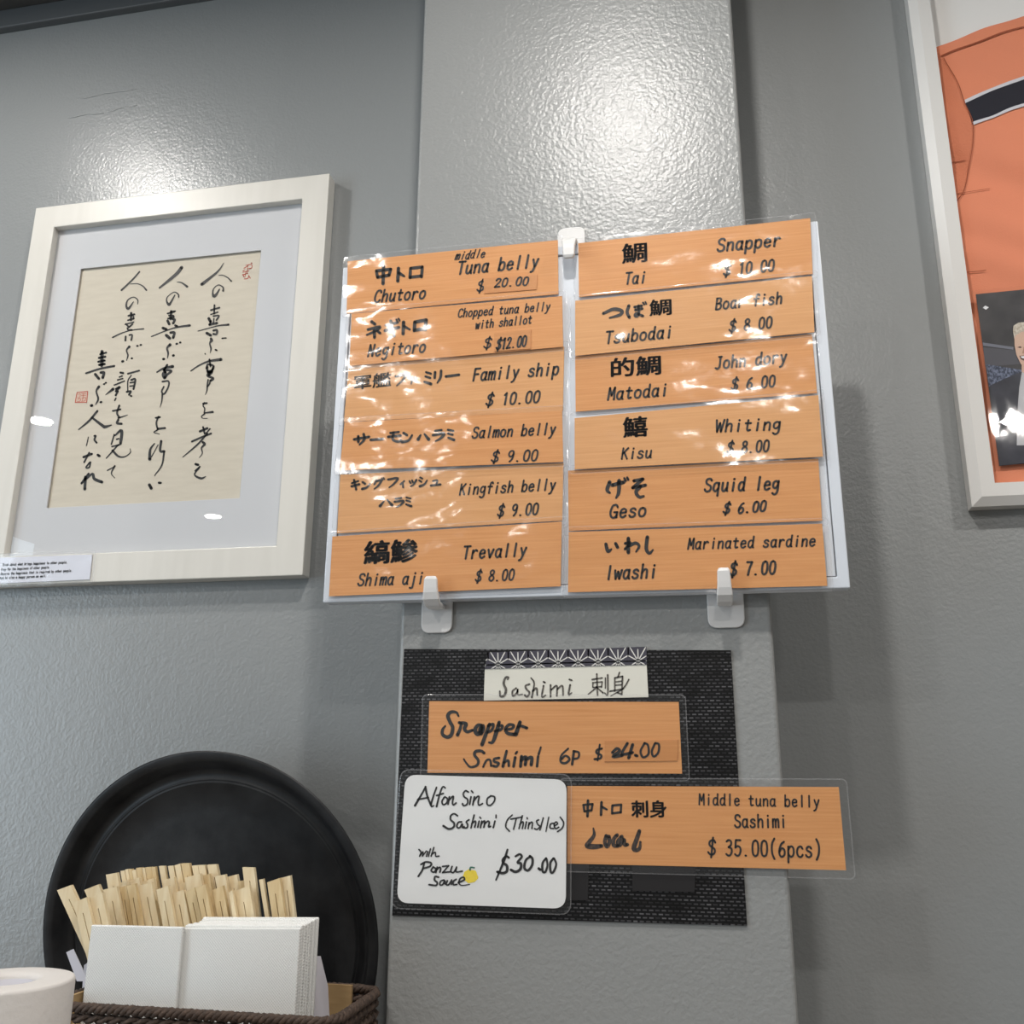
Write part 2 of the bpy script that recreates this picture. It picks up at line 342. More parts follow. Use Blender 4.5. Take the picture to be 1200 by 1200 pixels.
def ink(mb, q, to3, cap=6):
    """flat brush stroke through (x, y, width) samples q, mapped by to3(x, y)"""
    n = len(q); L = []; R = []
    for i, p in enumerate(q):
        t = q[min(i+1, n-1)][:2]-q[max(i-1, 0)][:2]; ln = np.hypot(*t) or 1e-9; t = t/ln; nn = np.array([-t[1], t[0]])
        h = max(p[2], 1e-4)/2; L.append(p[:2]+nn*h); R.append(p[:2]-nn*h)
    b = len(mb.v)
    for l, r in zip(L, R): mb.v.append(tuple(to3(*l))); mb.v.append(tuple(to3(*r)))
    for i in range(n-1): mb.f.append((b+2*i, b+2*i+1, b+2*i+3, b+2*i+2))
    for p in (q[0], q[-1]):
        b = len(mb.v); h = max(p[2], 1e-4)/2
        for k in range(8): mb.v.append(tuple(to3(p[0]+h*math.cos(k*math.pi/4), p[1]+h*math.sin(k*math.pi/4))))
        mb.f.append(tuple(range(b, b+8)))
def trace(mb, ox, oy, sc, Y, data, off=.0004, wk=1.2):
    """strokes written as 'x,y x,y @w0,w1..' separated by ';' ; a '/' makes a corner"""
    to3 = lambda x, y: at(ox+x/sc, oy+y/sc, Y)-np.array([0, off, 0]); mb = mb.sub()
    for s in data.split(';'):
        s = s.strip()
        if not s: continue
        pp, _, ww = s.partition('@'); ws = [float(v)*wk for v in ww.split(',')]
        end = None
        for seg in pp.split('/'):
            pts = [tuple(float(v) for v in t.split(',')) for t in seg.split()]
            if end and pts[0] != end: pts = [end]+pts
            end = pts[-1]
            xs = np.linspace(0, len(ws)-1, max(len(pts), 2)); w = np.interp(xs, range(len(ws)), ws)[:len(pts)]
            ink(mb, spline(pts, w), to3)
def axes(ax, ay, bx, by, Y):
    A = at(ax, ay, Y); B = at(bx, by, Y); d = B-A; ln = np.linalg.norm(d); u = d/ln; v = np.array([-u[2], 0, u[0]])
    mx, my = (ax+bx)/2, (ay+by)/2; k = np.linalg.norm(at(mx, my-10, Y)-at(mx, my, Y))/10
    return A, u, v, ln, k
def latin(mb, s, z, x0, y0, x1, y1, cap, Y, shear=.17, wt=.165, off=.0004, jit=0):
    """monoline text on a baseline between two photo points; z = (origin x, origin y, scale) of the reading"""
    ox, oy, sc = z; mb = mb.sub()
    A, u, v, ln, k = axes(ox+x0/sc, oy+y0/sc, ox+x1/sc, oy+y1/sc, Y)
    H = cap/sc*k; ad = ln/(len(s)-.12); sx = ad/6.9; sy = H/10; th = H*wt
    rnd = random.Random(s)
    for i, ch in enumerate(s):
        if ch == ' ': continue
        dy = rnd.uniform(-jit, jit)*H; sk = shear+rnd.uniform(-jit, jit)
        for st in GL[ch].split('/'):
            pts = [tuple(float(t) for t in p.split(',')) for p in st.split()]
            pts = [(i*ad+(x-.3)*sx+sk*yv*sy, yv*sy+dy) for x, yv in pts]
            w = [th*(1+rnd.uniform(-jit, jit)*3) for _ in pts]
            ink(mb, spline(pts, w, 4), lambda a, b: A+u*a+v*b-np.array([0, off, 0]))
GLYPH = {}
def cjk_mesh(s):
    if s not in GLYPH:
        c = bpy.data.curves.new('glyphs', 'FONT'); c.body = s; c.size = 1; c.resolution_u = 3
        o = bpy.data.objects.new('glyphs', c); COL.objects.link(o); bpy.context.view_layer.update()
        dg = bpy.context.evaluated_depsgraph_get(); me = bpy.data.meshes.new_from_object(o.evaluated_get(dg))
        GLYPH[s] = (np.array([v.co[:2] for v in me.vertices]), [tuple(p.vertices) for p in me.polygons])
        bpy.data.objects.remove(o); bpy.data.curves.remove(c); bpy.data.meshes.remove(me)
    return GLYPH[s]
def cjk(mb, s, z, x0, y0, x1, y1, h, Y, bold=.03, off=.0004, slant=0):
    ox, oy, sc = z; vs, fs = cjk_mesh(s); mb = mb.sub()
    A, u, v, ln, k = axes(ox+x0/sc, oy+y0/sc, ox+x1/sc, oy+y1/sc, Y); H = h/sc*k
    lo = vs.min(0); hi = vs.max(0); q = (vs-lo)/(hi-lo); q = q*np.array([ln, H])
    n = len(s); e = bold*H
    for dx, dy in ((0, 0), (e, 0), (-e, 0), (0, e*.6), (0, -e*.6), (e*.7, e*.5), (-e*.7, -e*.5)) if bold else ((0, 0),):
        mb.add([A+u*(p[0]+dx+slant*p[1])+v*(p[1]+dy)-np.array([0, off, 0]) for p in q], fs)

# ---------------------------------------------------------------- room
def v3(*a): return np.array(a, float)
XL, XR, YB = -4.0, 3.6, -4.6
struct('floor', MB().box((XL-.1, YB-.1, -.1), (XR+.1, WALL+.1, 0)), M_floor)
struct('ceiling', MB().box((XL-.1, YB-.1, CEIL), (XR+.1, WALL+.1, CEIL+.1)), M_ceil)
wf = struct('wall_front', MB().box((XL-.1, WALL, 0), (XR+.1, WALL+.1, CEIL)), M_wall)
for x0, y0, x1, y1 in ((90, 116, 160, 104), (78, 138, 122, 132), (124, 131, 161, 123)):      # dried paint runs above the calligraphy
    q = [at(x0+(x1-x0)*t, y0+(y1-y0)*t+.8*math.sin(9*t), WALL) for t in np.linspace(0, 1, 9)]
    struct('paint_run', MB().tube(q, [.0002, .0009, .0012, .0008, .0013, .001, .0012, .0008, .0002], 6), M_wall, parent=wf, smooth=True)
struct('wall_back', MB().box((XL-.1, YB-.1, 0), (XR+.1, YB, CEIL)), M_room)
struct('wall_right', MB().box((XR, YB, 0), (XR+.1, WALL, CEIL)), M_room)
wl = MB().box((XL-.1, YB, 0), (XL, -3.3, CEIL)).box((XL-.1, -.1, 0), (XL, WALL, CEIL)).box((XL-.1, -3.3, 0), (XL, -.1, .7)).box((XL-.1, -3.3, 2.5), (XL, -.1, CEIL))
struct('wall_left', wl, M_room)
PX0 = at(470, 700, PIL)[0]; PX1 = at(903, 700, PIL)[0]
struct('wall_pillar', MB().box((PX0, PIL, 0), (PX1, WALL+.02, CEIL)), M_pillar, bevel=.0045, segs=3, smooth=False)
zc = CAM_Z+1.279
struct('trim_1', MB().box((XL, WALL-.014, zc), (PX0, WALL+.01, CEIL)).box((PX1, WALL-.014, zc), (XR, WALL+.01, CEIL)), M_cornice, bevel=.002)
# counter the tray, basket and paper roll stand on (below the picture)
ZC = CAM_Z-.415
ct = thing('counter', 'counter along the wall under the tray, basket and paper roll', 'counter', (-1, .8, 0))
part('worktop', MB().box((-2.2, .50, ZC-.04), (PX0-.004, WALL-.001, ZC)).box((PX0-.004, .50, ZC-.04), (1.6, PIL-.001, ZC)), M_counter, ct, bevel=.003)
part('cabinet_front', MB().box((-2.2, .56, 0), (1.6, PIL-.05, ZC-.04)), M_cornice, ct)

# ---------------------------------------------------------------- ceiling downlights (reflected in the picture glass)
M_lens = emit('lamp_lens', (1.0, .97, .93), 50)
M_trim = mat('white_lamp_trim', (.7, .7, .68), .4)
WORDS = ['over the framed calligraphy', 'over the menu board', 'over the framed jersey', 'nearest the shop window', 'far back by the shop window', 'behind the viewer on the right', 'behind the viewer, in the middle of the ceiling', 'left of the middle one behind the viewer', 'in the far row behind the viewer']
for (x, y, k), w in zip(DOWNLIGHTS, WORDS):
    t = thing('ceiling_downlight', 'round white ceiling downlight '+w, 'ceiling light', (x, y, CEIL), 'ceiling downlights')
    M = Matrix.Translation((x, y, CEIL))
    part('trim_ring', MB().lathe([(.046, -.0005), (.046, -.004), (.058, -.006), (.062, -.003), (.062, -.0005)], M, 48, True), M_trim, t, smooth=True)
    part('lens', MB().lathe([(.046, -.002), (.03, -.003), (.0005, -.0034)], M, 48), M_lens, t)
    L = bpy.data.lights.new('lamp', 'AREA'); L.shape = 'DISK'; L.size = .08; L.energy = DOWN_W*k; L.color = (1.0, .955, .90); L.spread = math.pi
    lo = bpy.data.objects.new('lamp', L); COL.objects.link(lo); lo.parent = t; lo.location = (0, 0, -.008)

# ---------------------------------------------------------------- polygon tools
def quad(z, pts, Y):
    ox, oy, sc = z; return [at(ox+x/sc, oy+y/sc, Y) for x, y in pts]
def grow(q, m):
    """offset a convex polygon (clockwise from the top left) outwards by m in its y plane"""
    n = len(q); out = []
    ctr = sum(q)/n
    for i in range(n):
        a, b, c = q[i-1], q[i], q[(i+1) % n]
        def nrm(p, r):
            d = r-p; v = np.array([-d[2], 0, d[0]]); v /= np.linalg.norm(v)
            return v if v@((p+r)/2-ctr) > 0 else -v
        n1, n2 = nrm(a, b), nrm(b, c)
        out.append(b+(n1+n2)*(m/(1+n1@n2)))
    return out
def rounded(q, r, k=5):
    n = len(q); out = []; rr = r if hasattr(r, '__len__') else [r]*n
    for i in range(n):
        a, b, c = q[i-1], q[i], q[(i+1) % n]; ri = rr[i]
        u = (a-b)/np.linalg.norm(a-b); w = (c-b)/np.linalg.norm(c-b)
        p0, p1 = b+u*ri, b+w*ri
        for t in np.linspace(0, 1, k):
            out.append((1-t)**2*p0+2*t*(1-t)*b+t*t*p1)
    return out
def move(q, dy): return [p+np.array([0, dy, 0]) for p in q]
Z0 = (0, 0, 1); A1 = (380, 250, 4); A2 = (380, 470, 4); B1 = (650, 240, 10/3); B2 = (650, 460, 10/3)

# ---------------------------------------------------------------- framed calligraphy on the left
YF = 1.185
def picture_frame(name, outer, inner, Yf, Yb, m, parent, bev=.0012, lip=.0):
    """four mitred mouldings as one mesh"""
    mb = MB()
    oF = outer; iF = inner
    d = np.array([0, Yb-Yf, 0])
    vs = list(oF)+list(iF)+[p+d for p in oF]+[p+d for p in iF]; fs = []
    for i in range(4):
        j = (i+1) % 4
        fs += [(i, 4+i, 4+j, j), (8+i, 8+j, 12+j, 12+i), (i, j, 8+j, 8+i), (4+i, 12+i, 12+j, 4+j)]
    mb.add(vs, fs)
    return part(name, mb, m, parent, bevel=bev)
ox0, ox1 = at(384, 204, YF)[0], at(357, 672, YF)[0]; xr = (ox0+ox1)/2
zt = (at(42, 244, YF)[2]+at(384, 203, YF)[2])/2; zb = at(357, 673, YF)[2]-.001; xl = at(42, 244, YF)[0]
def rect(x0, x1, z0, z1, Y): return [v3(x0, Y, z1), v3(x1, Y, z1), v3(x1, Y, z0), v3(x0, Y, z0)]
out4 = rect(xl, xr, zb, zt, YF)
q = quad(Z0, [(65, 266.7), (354.5, 232), (323, 640), (2, 652)], YF)
inn4 = rect((q[0][0]+q[3][0])/2, (q[1][0]+q[2][0])/2, (q[2][2]+q[3][2])/2, (q[0][2]+q[1][2])/2, YF)
pic = thing('framed_calligraphy', 'cream framed black brush calligraphy on cream paper, hung left of the pillar', 'picture', ((xl+xr)/2, YF+.01, zb))
picture_frame('frame', out4, inn4, YF, WALL-.001, M_frame, pic)
YM = 1.197
part('backing_board', MB().prism(grow(move(inn4, 1.2035-YF), .004), .004), M_kraft, pic)
part('calligraphy_paper', MB().prism(grow(quad(Z0, [(96.2, 315), (309, 292.7), (277.3, 583), (53, 596)], 1.2005), .012), .001), M_rice, pic)
mq = quad(Z0, [(96.2, 315), (309, 292.7), (277.3, 583), (53, 596)], YM)
mq = rect((mq[0][0]+mq[3][0])/2, (mq[1][0]+mq[2][0])/2, (mq[2][2]+mq[3][2])/2, (mq[0][2]+mq[1][2])/2, YM)
picture_frame('mat_board', move(grow(inn4, .003), YM-YF), mq, YM, YM+.002, M_mat, pic, bev=.0005)
part('glass_pane', MB().prism(grow(move(inn4, 1.192-YF), .002), .0001, back=False), M_glass, pic)
YI = 1.2005; mb = MB()
trace(mb, 210, 300, 8.571, YI, "447,72 395,150 300,230 228,285@6,20,26;400,195 440,195 490,220 525,255@6,9,13;405,335 375,385 348,405 338,370 350,325 395,292 440,315 442,352@10,20,24,14,9,9,12,16;"
 "355,495 352,580@15;320,545 405,520@16;318,588 390,565@12;298,628 315,660@24;345,605 400,600 375,645@15;318,650 310,690@14;305,690 380,675@22;350,630 345,680@12;190,755 300,725 400,700 497,690@8,10,18;278,775 318,798@24;345,750 380,745 375,785 345,785@18;"
 "320,830 325,850 308,880 320,930 312,975@20,26,12,14,5;365,942 378,948@14;260,982 264,986@10;432,828 445,826@12;455,825 472,825@12;"
 "118,1155 200,1100 300,1058 420,1040@10,14,26;305,1040 315,1110@15;275,1130 290,1090 345,1105 330,1150 285,1160@18;290,1170 330,1165 300,1199@20")
trace(mb, 200, 430, 8, YI, "345,0 350,50 390,45@16;400,0 385,40 345,80 400,108 375,130@14,20,18;352,120 345,180 365,160 372,125@12;345,180 340,225 325,262@14,10,4;"
 "305,345 340,340@14;318,335 305,365 320,390 315,430@10;315,432 395,423@10,18;320,440 290,465 305,482 345,483@12,8,5;"
 "275,605 345,575@18;305,565 320,625@15;370,580 335,620@11;200,700 290,660 380,625@15;345,625 250,730 115,845@14,14,7;300,705 320,725 290,760 298,810 270,850@18,20,12,8,5;"
 "235,912 258,918@20;275,935 230,975@12;270,945 225,1010 285,1045 330,1028@9,13,18,6")
trace(mb, 160, 305, 10, YI, "530,85 480,150 400,220 270,325@32,32,28,18;475,255 530,265 595,310@6,14,22;450,410 400,500 380,520 355,480 365,430 440,375 490,400 495,435@12,22,28,16,10,10,15,14;"
 "400,600 455,598@16;365,625 445,605@16;408,600 400,690@26;380,650 435,650@16;370,685 440,665@18;365,710 385,750@26;425,690 450,700 430,740@24;310,795 350,810@28;455,765 478,775@22;175,895 350,825 480,785 625,765@10,14,24;350,880 390,915@30;400,850 445,850 430,910@26;"
 "395,990 360,1030 372,1090 365,1150@30,20,18,8;315,1160 323,1158@24;430,1118 437,1116@24;468,982 476,978@20;510,965 517,964@20")
trace(mb, 155, 415, 7.06, YI, "205,150 260,118 335,103@10,14,22;290,90 262,135@15;262,130 325,140 290,170 268,200 253,168 272,140@16;275,150 270,195@18;250,228 300,225 300,270 265,330 245,310 262,270@12;250,330 245,390 230,440@13,9,4;"
 "195,528 230,522@13;218,518 200,570 212,625@12;212,618 272,612@15;205,630 180,648 225,662@10,5;"
 "185,740 150,790 145,870@8,16,22;160,850 215,750@6;240,720 232,800 265,805@17;265,805 245,920 185,1005@13,11,6;143,1082 158,1110@22;222,1065 236,1066@17")
trace(mb, 110, 305, 9.23, YI, "495,125 420,210 300,325@14,17;395,258 470,255 530,280 570,325@7,10,16;430,450 375,525 352,490 370,430 430,400 475,430 475,475@8,22,18,12,10,12,8;"
 "405,570 402,650@20;375,602 440,585@18;370,650 435,630@15;400,600 430,605 425,640@12;340,695 432,670@13;350,690 380,725@17;388,720 420,690@15;365,735 375,755 415,755@17;205,835 310,785 420,755 540,742@14,8,12;345,825 342,870@17;385,810 415,810 405,865@16;"
 "385,935 355,975 370,1030 355,1085@22,14,14,8;309,1096 317,1094@22;409,1062 416,1062@17;469,928 476,927@17;505,917 512,916@17")
trace(mb, 110, 420, 7.5, YI, "235,125 258,130@16;225,165 250,155@11;210,190 255,178@11;180,235 270,200@11;105,320 170,270@6,22;195,270 230,250 195,290@16;212,290 193,325@15;185,370 195,350@11;"
 "300,135 400,108@13;330,150 300,200 300,290@9;330,190 365,185 350,270@15;320,215 355,210@11;318,245 355,240@11;290,295 325,290 310,320@15;326,330 332,332@13;"
 "168,462 235,448@13;225,415 205,480 225,520@15;215,525 298,498@12,5;215,540 205,570 245,575@17;"
 "180,670 155,755@11;185,680 245,635 235,750@10,22,20;200,712 220,705@11;160,775 225,760@11;215,760 110,878@12,8;165,810 215,860 270,865 320,830 320,795@17,15,9,7,6;120,985 185,950@8;185,945 155,1010 185,1052@13,9,5")
trace(mb, 80, 400, 6.667, YI, "265,80 262,190@22;250,102 298,88@12;240,130 290,120@14;235,160 285,150@14;242,185 285,178@15;140,250 250,215 360,193@12,14;212,258 240,292@18;255,245 280,245 270,285@18;"
 "240,355 220,390 235,450 215,495@18,11,13,5;180,503 186,501@18;253,476 259,475@14;278,335 283,334@11;292,325 297,324@11;228,545 165,620 82,690@14,14,8;185,595 270,660 290,668 338,655@13,20,20,8;"
 "158,748 143,815@6;205,740 215,740 206,770 222,792@13;120,905 185,880@15;165,870 125,945@11;232,888 245,897@17;170,945 140,985 165,985 175,945@11;160,1035 105,1110@15;135,1060 130,1155@19;130,1090 190,1035 205,1075 265,1100@9,15,20,18")
part('calligraphy', mb, M_ink, pic)
mb = MB()
trace(mb, 80, 400, 6.667, YI, "70,400/153,392/145,478/55,478/70,400@4.5;78,415 95,412 90,440 75,440@2.5;105,412 140,408@2.5;104,425 138,422@2.5;120,410 112,465@2.5;75,452 98,450 92,468 72,470@2.5;108,445 138,440 132,465@2.5;104,470 135,466@2.5")
part('seal_stamp', mb, M_red, pic, label='square red seal stamp')
mb = MB()
trace(mb, 210, 300, 8.571, YI, "724,72 730,74@9;668,95 725,88 728,120 690,130@5;650,125 690,100@5;640,150 660,140@5;690,95 680,180@4;640,165 700,150@5;636,190 690,175@6;650,210 640,185@6;655,232 690,225 700,195@6;705,205 715,225@6;670,160 660,215@4;700,130 712,120@4")
part('seal_stamp', mb, M_red, pic, label='small ragged red seal stamp')
mb = MB(); to3 = lambda x, y: at(80+x/6.667, 400+y/6.667, YI)-v3(0, .0002, 0)
mb.add([to3(*p) for p in ((68, 402), (150, 396), (143, 476), (58, 476))], [(0, 3, 2, 1)])
part('seal_wash', mb, M_pink, pic)

# ---------------------------------------------------------------- menu board
YBD = 1.05
bq = quad(Z0, [(406, 313), (958, 261), (996.5, 690), (375.5, 706)], YBD)
bx0, bx1 = (bq[0][0]+bq[3][0])/2, (bq[1][0]+bq[2][0])/2; bz0, bz1 = (bq[2][2]+bq[3][2])/2, (bq[0][2]+bq[1][2])/2
board = thing('whiteboard', 'white framed board full of orange price cards, held by hooks on the grey pillar', 'board', ((bx0+bx1)/2, YBD+.01, bz0))
bo = rect(bx0, bx1, bz0, bz1, YBD-.002); FWD = .0125
part('panel', MB().box((bx0+.004, YBD, bz0+.004), (bx1-.004, YBD+.015, bz1-.004)), M_board, board)
picture_frame('frame', bo, grow(bo, -FWD), YBD-.002, YBD+.018, M_boardframe, board, bev=.0012)
gq = grow(bo, -FWD-.0001)
picture_frame('frame_gasket', move(gq, .0015), move(grow(gq, -.0012), .0015), YBD-.0005, YBD+.0005, M_groove, board, bev=0)

def laminate(q, fm, fr, t, dy, k=5):
    """clear film over a card, with its sealed milky edge"""
    o = rounded(grow(move(q, dy), fm), fr, k); i = rounded(grow(move(q, dy), fm-.0011), max(fr-.0008, .0008) if not hasattr(fr, '__len__') else fr, k); i = move(i, -.0002)
    n = len(o); mb = MB(); mb.add(i, [tuple(reversed(range(n)))])
    back = move(o, .0006); b = n
    mb.add(o, []); mb.add(back, [])
    for a in range(n):
        c = (a+1) % n; mb.f.append((n+a, a, c, n+c)[::-1]); mb.f.append((2*n+a, n+a, n+c, 2*n+c)[::-1])
    ob = part('laminate', mb, M_film, t); ob.data.materials.append(M_filmrim)
    for p in list(ob.data.polygons)[1:]: p.material_index = 1
    return ob
def card(name, label, cat, q, Y, write, fm=.0062, m=M_card, group=None, film=True, fr=.004, stickers=(), sides=None):
    t = thing(name, label, cat, (q[2]+q[3])/2, group)
    part('card_strip', MB().prism(q, .0008), m, t)
    ls = Lines(); write(ls)
    for l in ls.all: part('lettering', l, M_ink, t)
    for sq, wr in stickers:
        s = part('price_sticker', MB().prism(move(sq, -.0009), .0008), M_sticker, t, bevel=.0002)
        ls = Lines(); wr(ls)
        for l in ls.all: part('lettering', l, M_ink, s)
    if film: laminate(q, fm, fr, t, -.0016)
    return t
# caption slip under film on the frame's lower left corner
YC = YF-.0015
cq = quad((0, 630, 10), [(-160, 241), (1080, 197), (1050, 490), (-190, 545)], YC)
cap = thing('caption_slip', 'small laminated paper slip with four printed lines, on the calligraphy frame\'s lower left corner', 'label', cq[3])
part('paper_slip', MB().prism(cq, .001), mat('bluish_white_paper', (.72, .74, .82), .7), cap)
laminate(cq, .006, .002, cap, -.0009)
mb = Lines(); zz = (0, 630, 10)
CW = .2
latin(mb, 'Think about what brings happiness to other people.', zz, 28, 333, 795, 302, 27, YC, 0, CW)
latin(mb, 'Pray for the happiness of other people.', zz, 14, 388, 588, 361, 27, YC, 0, CW)
latin(mb, 'Observe the happiness that is required by other people.', zz, 8, 440, 850, 399, 27, YC, 0, CW)
latin(mb, 'And be also a happy person as well.', zz, 0, 487, 550, 463, 27, YC, 0, CW)
for l in mb.all: part('lettering', l, M_ink, cap)

RY = [YBD-.0034-.0026*(i % 2) for i in range(6)]
G1 = 'orange price cards on the whiteboard'
def Q(z, pts, i): return quad(z, pts, RY[i])
def jn(*qs): return list(qs)
# left column --------------------------------------------------
def w(mb):
    Y = RY[0]
    trace(mb, *A1, Y, "245,270/312,262/304,290/250,300/245,270@8;278,248 276,330@9;348,258 345,318@9;350,280 375,295@9,6;405,258/402,302@8;405,258/460,252/456,298@8;403,300/455,294@8", wk=1.8); latin(mb, 'Chutoro', A1, 232, 418, 474, 399, 54, Y)
    latin(mb, 'Tuna belly', A1, 622, 287, 1004, 252, 58, Y); latin(mb, 'middle', A1, 612, 219, 752, 206, 36, Y, .3, .17, jit=.04)
    latin(mb, '$', A1, 716, 368, 748, 364, 48, Y)
Y = RY[0]
card('menu_card', 'orange card reading Tuna belly and Chutoro, top of the left column', 'menu card', Q(A1, [(110, 225), (1095, 125), (1098, 378), (105, 470)], 0), Y, w, group=G1,
     stickers=[(quad(A1, [(747, 307), (1000, 287), (996, 358), (750, 378)], Y), lambda mb: latin(mb, '20.00', A1, 798, 348, 957, 338, 38, Y, .2, .2, off=.0013, jit=.03))])
def w(mb):
    Y = RY[1]
    trace(mb, *A1, Y, "222,508 238,520@8;205,545 262,532 240,552 200,570@7,8,5;235,548 236,582@8;250,552 262,562@7;290,525 345,512@7;285,550 350,535@8;312,505 328,575@8;338,498 343,508@5;348,494 354,504@5;372,510 370,565@9;374,530 402,545@8,5;425,510/422,550@9;425,510/478,500/474,545@9;423,548/474,541@9", wk=1.8); latin(mb, 'Negitoro', A1, 202, 672, 474, 650, 54, Y)
    latin(mb, 'Chopped tuna belly', A1, 626, 488, 1058, 455, 38, Y); latin(mb, 'with shallot', A1, 708, 542, 973, 516, 38, Y); latin(mb, '$', A1, 748, 634, 782, 630, 46, Y)
Y1 = RY[1]
card('menu_card', 'orange card reading Chopped tuna belly with shallot, second in the left column', 'menu card', Q(A1, [(128, 470), (1115, 388), (1120, 625), (118, 715)], 1), Y1, w, group=G1,
     stickers=[(quad(A1, [(797, 564), (970, 546), (968, 636), (797, 648)], Y1), lambda mb: latin(mb, '$12.00', A1, 806, 641, 948, 623, 48, Y1, .2, .17, off=.0013, jit=.03))])
def w(mb):
    Y = RY[2]; cjk(mb, '軍艦', A1, 140, 828, 312, 810, 66, Y, .025); trace(mb, *A1, Y, "335,765 380,758 365,785 340,808@6,7,4;400,775 430,768 415,785@5;412,778 408,800@6,4;478,745 500,752@6;475,765 497,772@6;470,790 500,800@6,8;520,745 518,772@7;548,738 545,770 530,795@7,7,4;570,765 632,757@7", wk=1.8); latin(mb, 'Family ship', A1, 695, 786, 1100, 755, 56, Y); latin(mb, '$ 10.00', A1, 758, 903, 1010, 886, 54, Y)
card('menu_card', 'paler orange card reading Family ship, third in the left column', 'menu card', [*Q(A1, [(115, 715), (1125, 625)], 2), *Q(A2, [(1118, 45), (92, 98)], 2)], RY[2], w, m=M_cardlight, group=G1)
def w(mb):
    Y = RY[3]; trace(mb, *A2, Y, "140,180 210,168@7;160,165 160,192@7;185,155 188,180 165,205@7,7,4;218,182 275,178@7;310,150 350,145@6;300,168 358,162@7;325,148 322,180 345,190 360,185@7;372,150 388,160@7;365,192 395,185 412,160@8,5;452,160 440,180@5,9;470,155 490,180@5,9;520,140 550,136@6;510,160 562,152 545,175 522,188@7,8,4;580,135 605,140@6;580,152 602,158@6;582,172 608,182@6,8", wk=1.8); latin(mb, 'Salmon belly', A2, 692, 174, 1084, 155, 50, Y); latin(mb, '$ 9.00', A2, 783, 287, 1000, 279, 50, Y)
card('menu_card', 'orange card reading Salmon belly, fourth in the left column', 'menu card', Q(A2, [(95, 100), (1115, 45), (1120, 285), (72, 325)], 3), RY[3], w, group=G1)
def w(mb):
    Y = RY[4]; trace(mb, *A2, Y, "130,385 160,375@5;128,400 165,390@6;140,370 150,415@6;180,380 192,388@6;178,412 200,405 215,388@7,4;245,370 235,390@5;245,375 268,372 255,395 235,412@6,6,4;270,362 274,370@4;278,360 282,367@4;300,368 345,362 325,390 305,405@6,6,4;375,375 358,390@5;368,383 370,405@5;400,375 405,385@5;412,372 416,382@5;432,370 420,390 405,400@6,4;450,358 460,364@5;445,372 456,379@5;448,400 470,390 482,372@7,4;510,375 530,372 525,392@5;500,396 545,391@6;280,470 262,492@4,8;295,462 318,488@4,8;335,458 362,454@5;330,472 372,468 360,485 340,497@6,6,4;385,452 405,457@5;385,466 403,471@5;384,484 408,493@5,7", wk=1.8); latin(mb, 'Kingfish belly', A2, 632, 440, 1084, 416, 50, Y); latin(mb, '$ 9.00', A2, 812, 542, 1003, 531, 52, Y)
card('menu_card', 'orange card reading Kingfish belly, fifth in the left column', 'menu card', Q(A2, [(75, 345), (1122, 290), (1115, 560), (60, 620)], 4), RY[4], w, m=M_cardlight, group=G1)
def w(mb):
    Y = RY[5]; cjk(mb, '縞鯵', A2, 188, 764, 434, 752, 106, Y, .045); latin(mb, 'Shima aji', A2, 156, 865, 466, 856, 54, Y); latin(mb, 'Trevally', A2, 648, 740, 948, 725, 58, Y); latin(mb, '$ 8.00', A2, 708, 847, 890, 838, 50, Y)
card('menu_card', 'orange card reading Trevally and Shima aji, bottom of the left column', 'menu card', Q(A2, [(38, 635), (1113, 565), (1108, 868), (22, 915)], 5), RY[5], w, group=G1)
# right column -------------------------------------------------
def w(mb):
    Y = RY[0]; cjk(mb, '鯛', B1, 265, 230, 360, 222, 76, Y); latin(mb, 'Tai', B1, 273, 311, 358, 304, 44, Y); latin(mb, 'Snapper', B1, 634, 183, 884, 160, 48, Y); latin(mb, '$ 10.00', B1, 660, 278, 858, 258, 44, Y)
card('menu_card', 'orange card reading Snapper and Tai, top of the right column', 'menu card', Q(B1, [(92, 150), (998, 52), (1008, 270), (95, 360)], 0), RY[0], w, group=G1)
def w(mb):
    Y = RY[1]; cjk(mb, '鯛', B1, 372, 435, 456, 429, 62, Y); trace(mb, *B1, Y, "190,425 230,408 262,415 255,430 215,442@6,8,8,4;290,395 283,420 292,440@7;312,400 340,395@6;315,412 342,406@6;328,395 328,430 315,436 318,425 345,435@6;345,382 350,390@4;354,380 358,388@4", wk=1.8); latin(mb, 'Tsubodai', B1, 197, 543, 462, 518, 46, Y); latin(mb, 'Boar fish', B1, 627, 410, 890, 385, 43, Y); latin(mb, '$ 8.00', B1, 682, 497, 850, 480, 43, Y)
card('menu_card', 'paler orange card reading Boar fish, second in the right column', 'menu card', Q(B1, [(80, 375), (1005, 278), (1015, 497), (80, 590)], 1), RY[1], w, m=M_cardlight, group=G1)
def w(mb):
    Y = RY[2]; cjk(mb, '的鯛', B1, 222, 674, 414, 662, 74, Y, .035); latin(mb, 'Matodai', B1, 206, 763, 444, 745, 47, Y); latin(mb, 'John dory', B1, 626, 642, 908, 615, 46, Y); latin(mb, '$ 6.00', B1, 690, 725, 862, 710, 44, Y)
card('menu_card', 'orange card reading John dory, third in the right column', 'menu card', Q(B1, [(80, 592), (1005, 505), (1025, 735), (82, 808)], 2), RY[2], w, group=G1)
def w(mb):
    Y = RY[3]; cjk(mb, '鱚', B2, 270, 176, 362, 170, 78, Y, .035); latin(mb, 'Kisu', B2, 259, 260, 380, 254, 42, Y); latin(mb, 'Whiting', B2, 627, 154, 884, 145, 46, Y); latin(mb, '$ 8.00', B2, 673, 239, 838, 230, 44, Y)
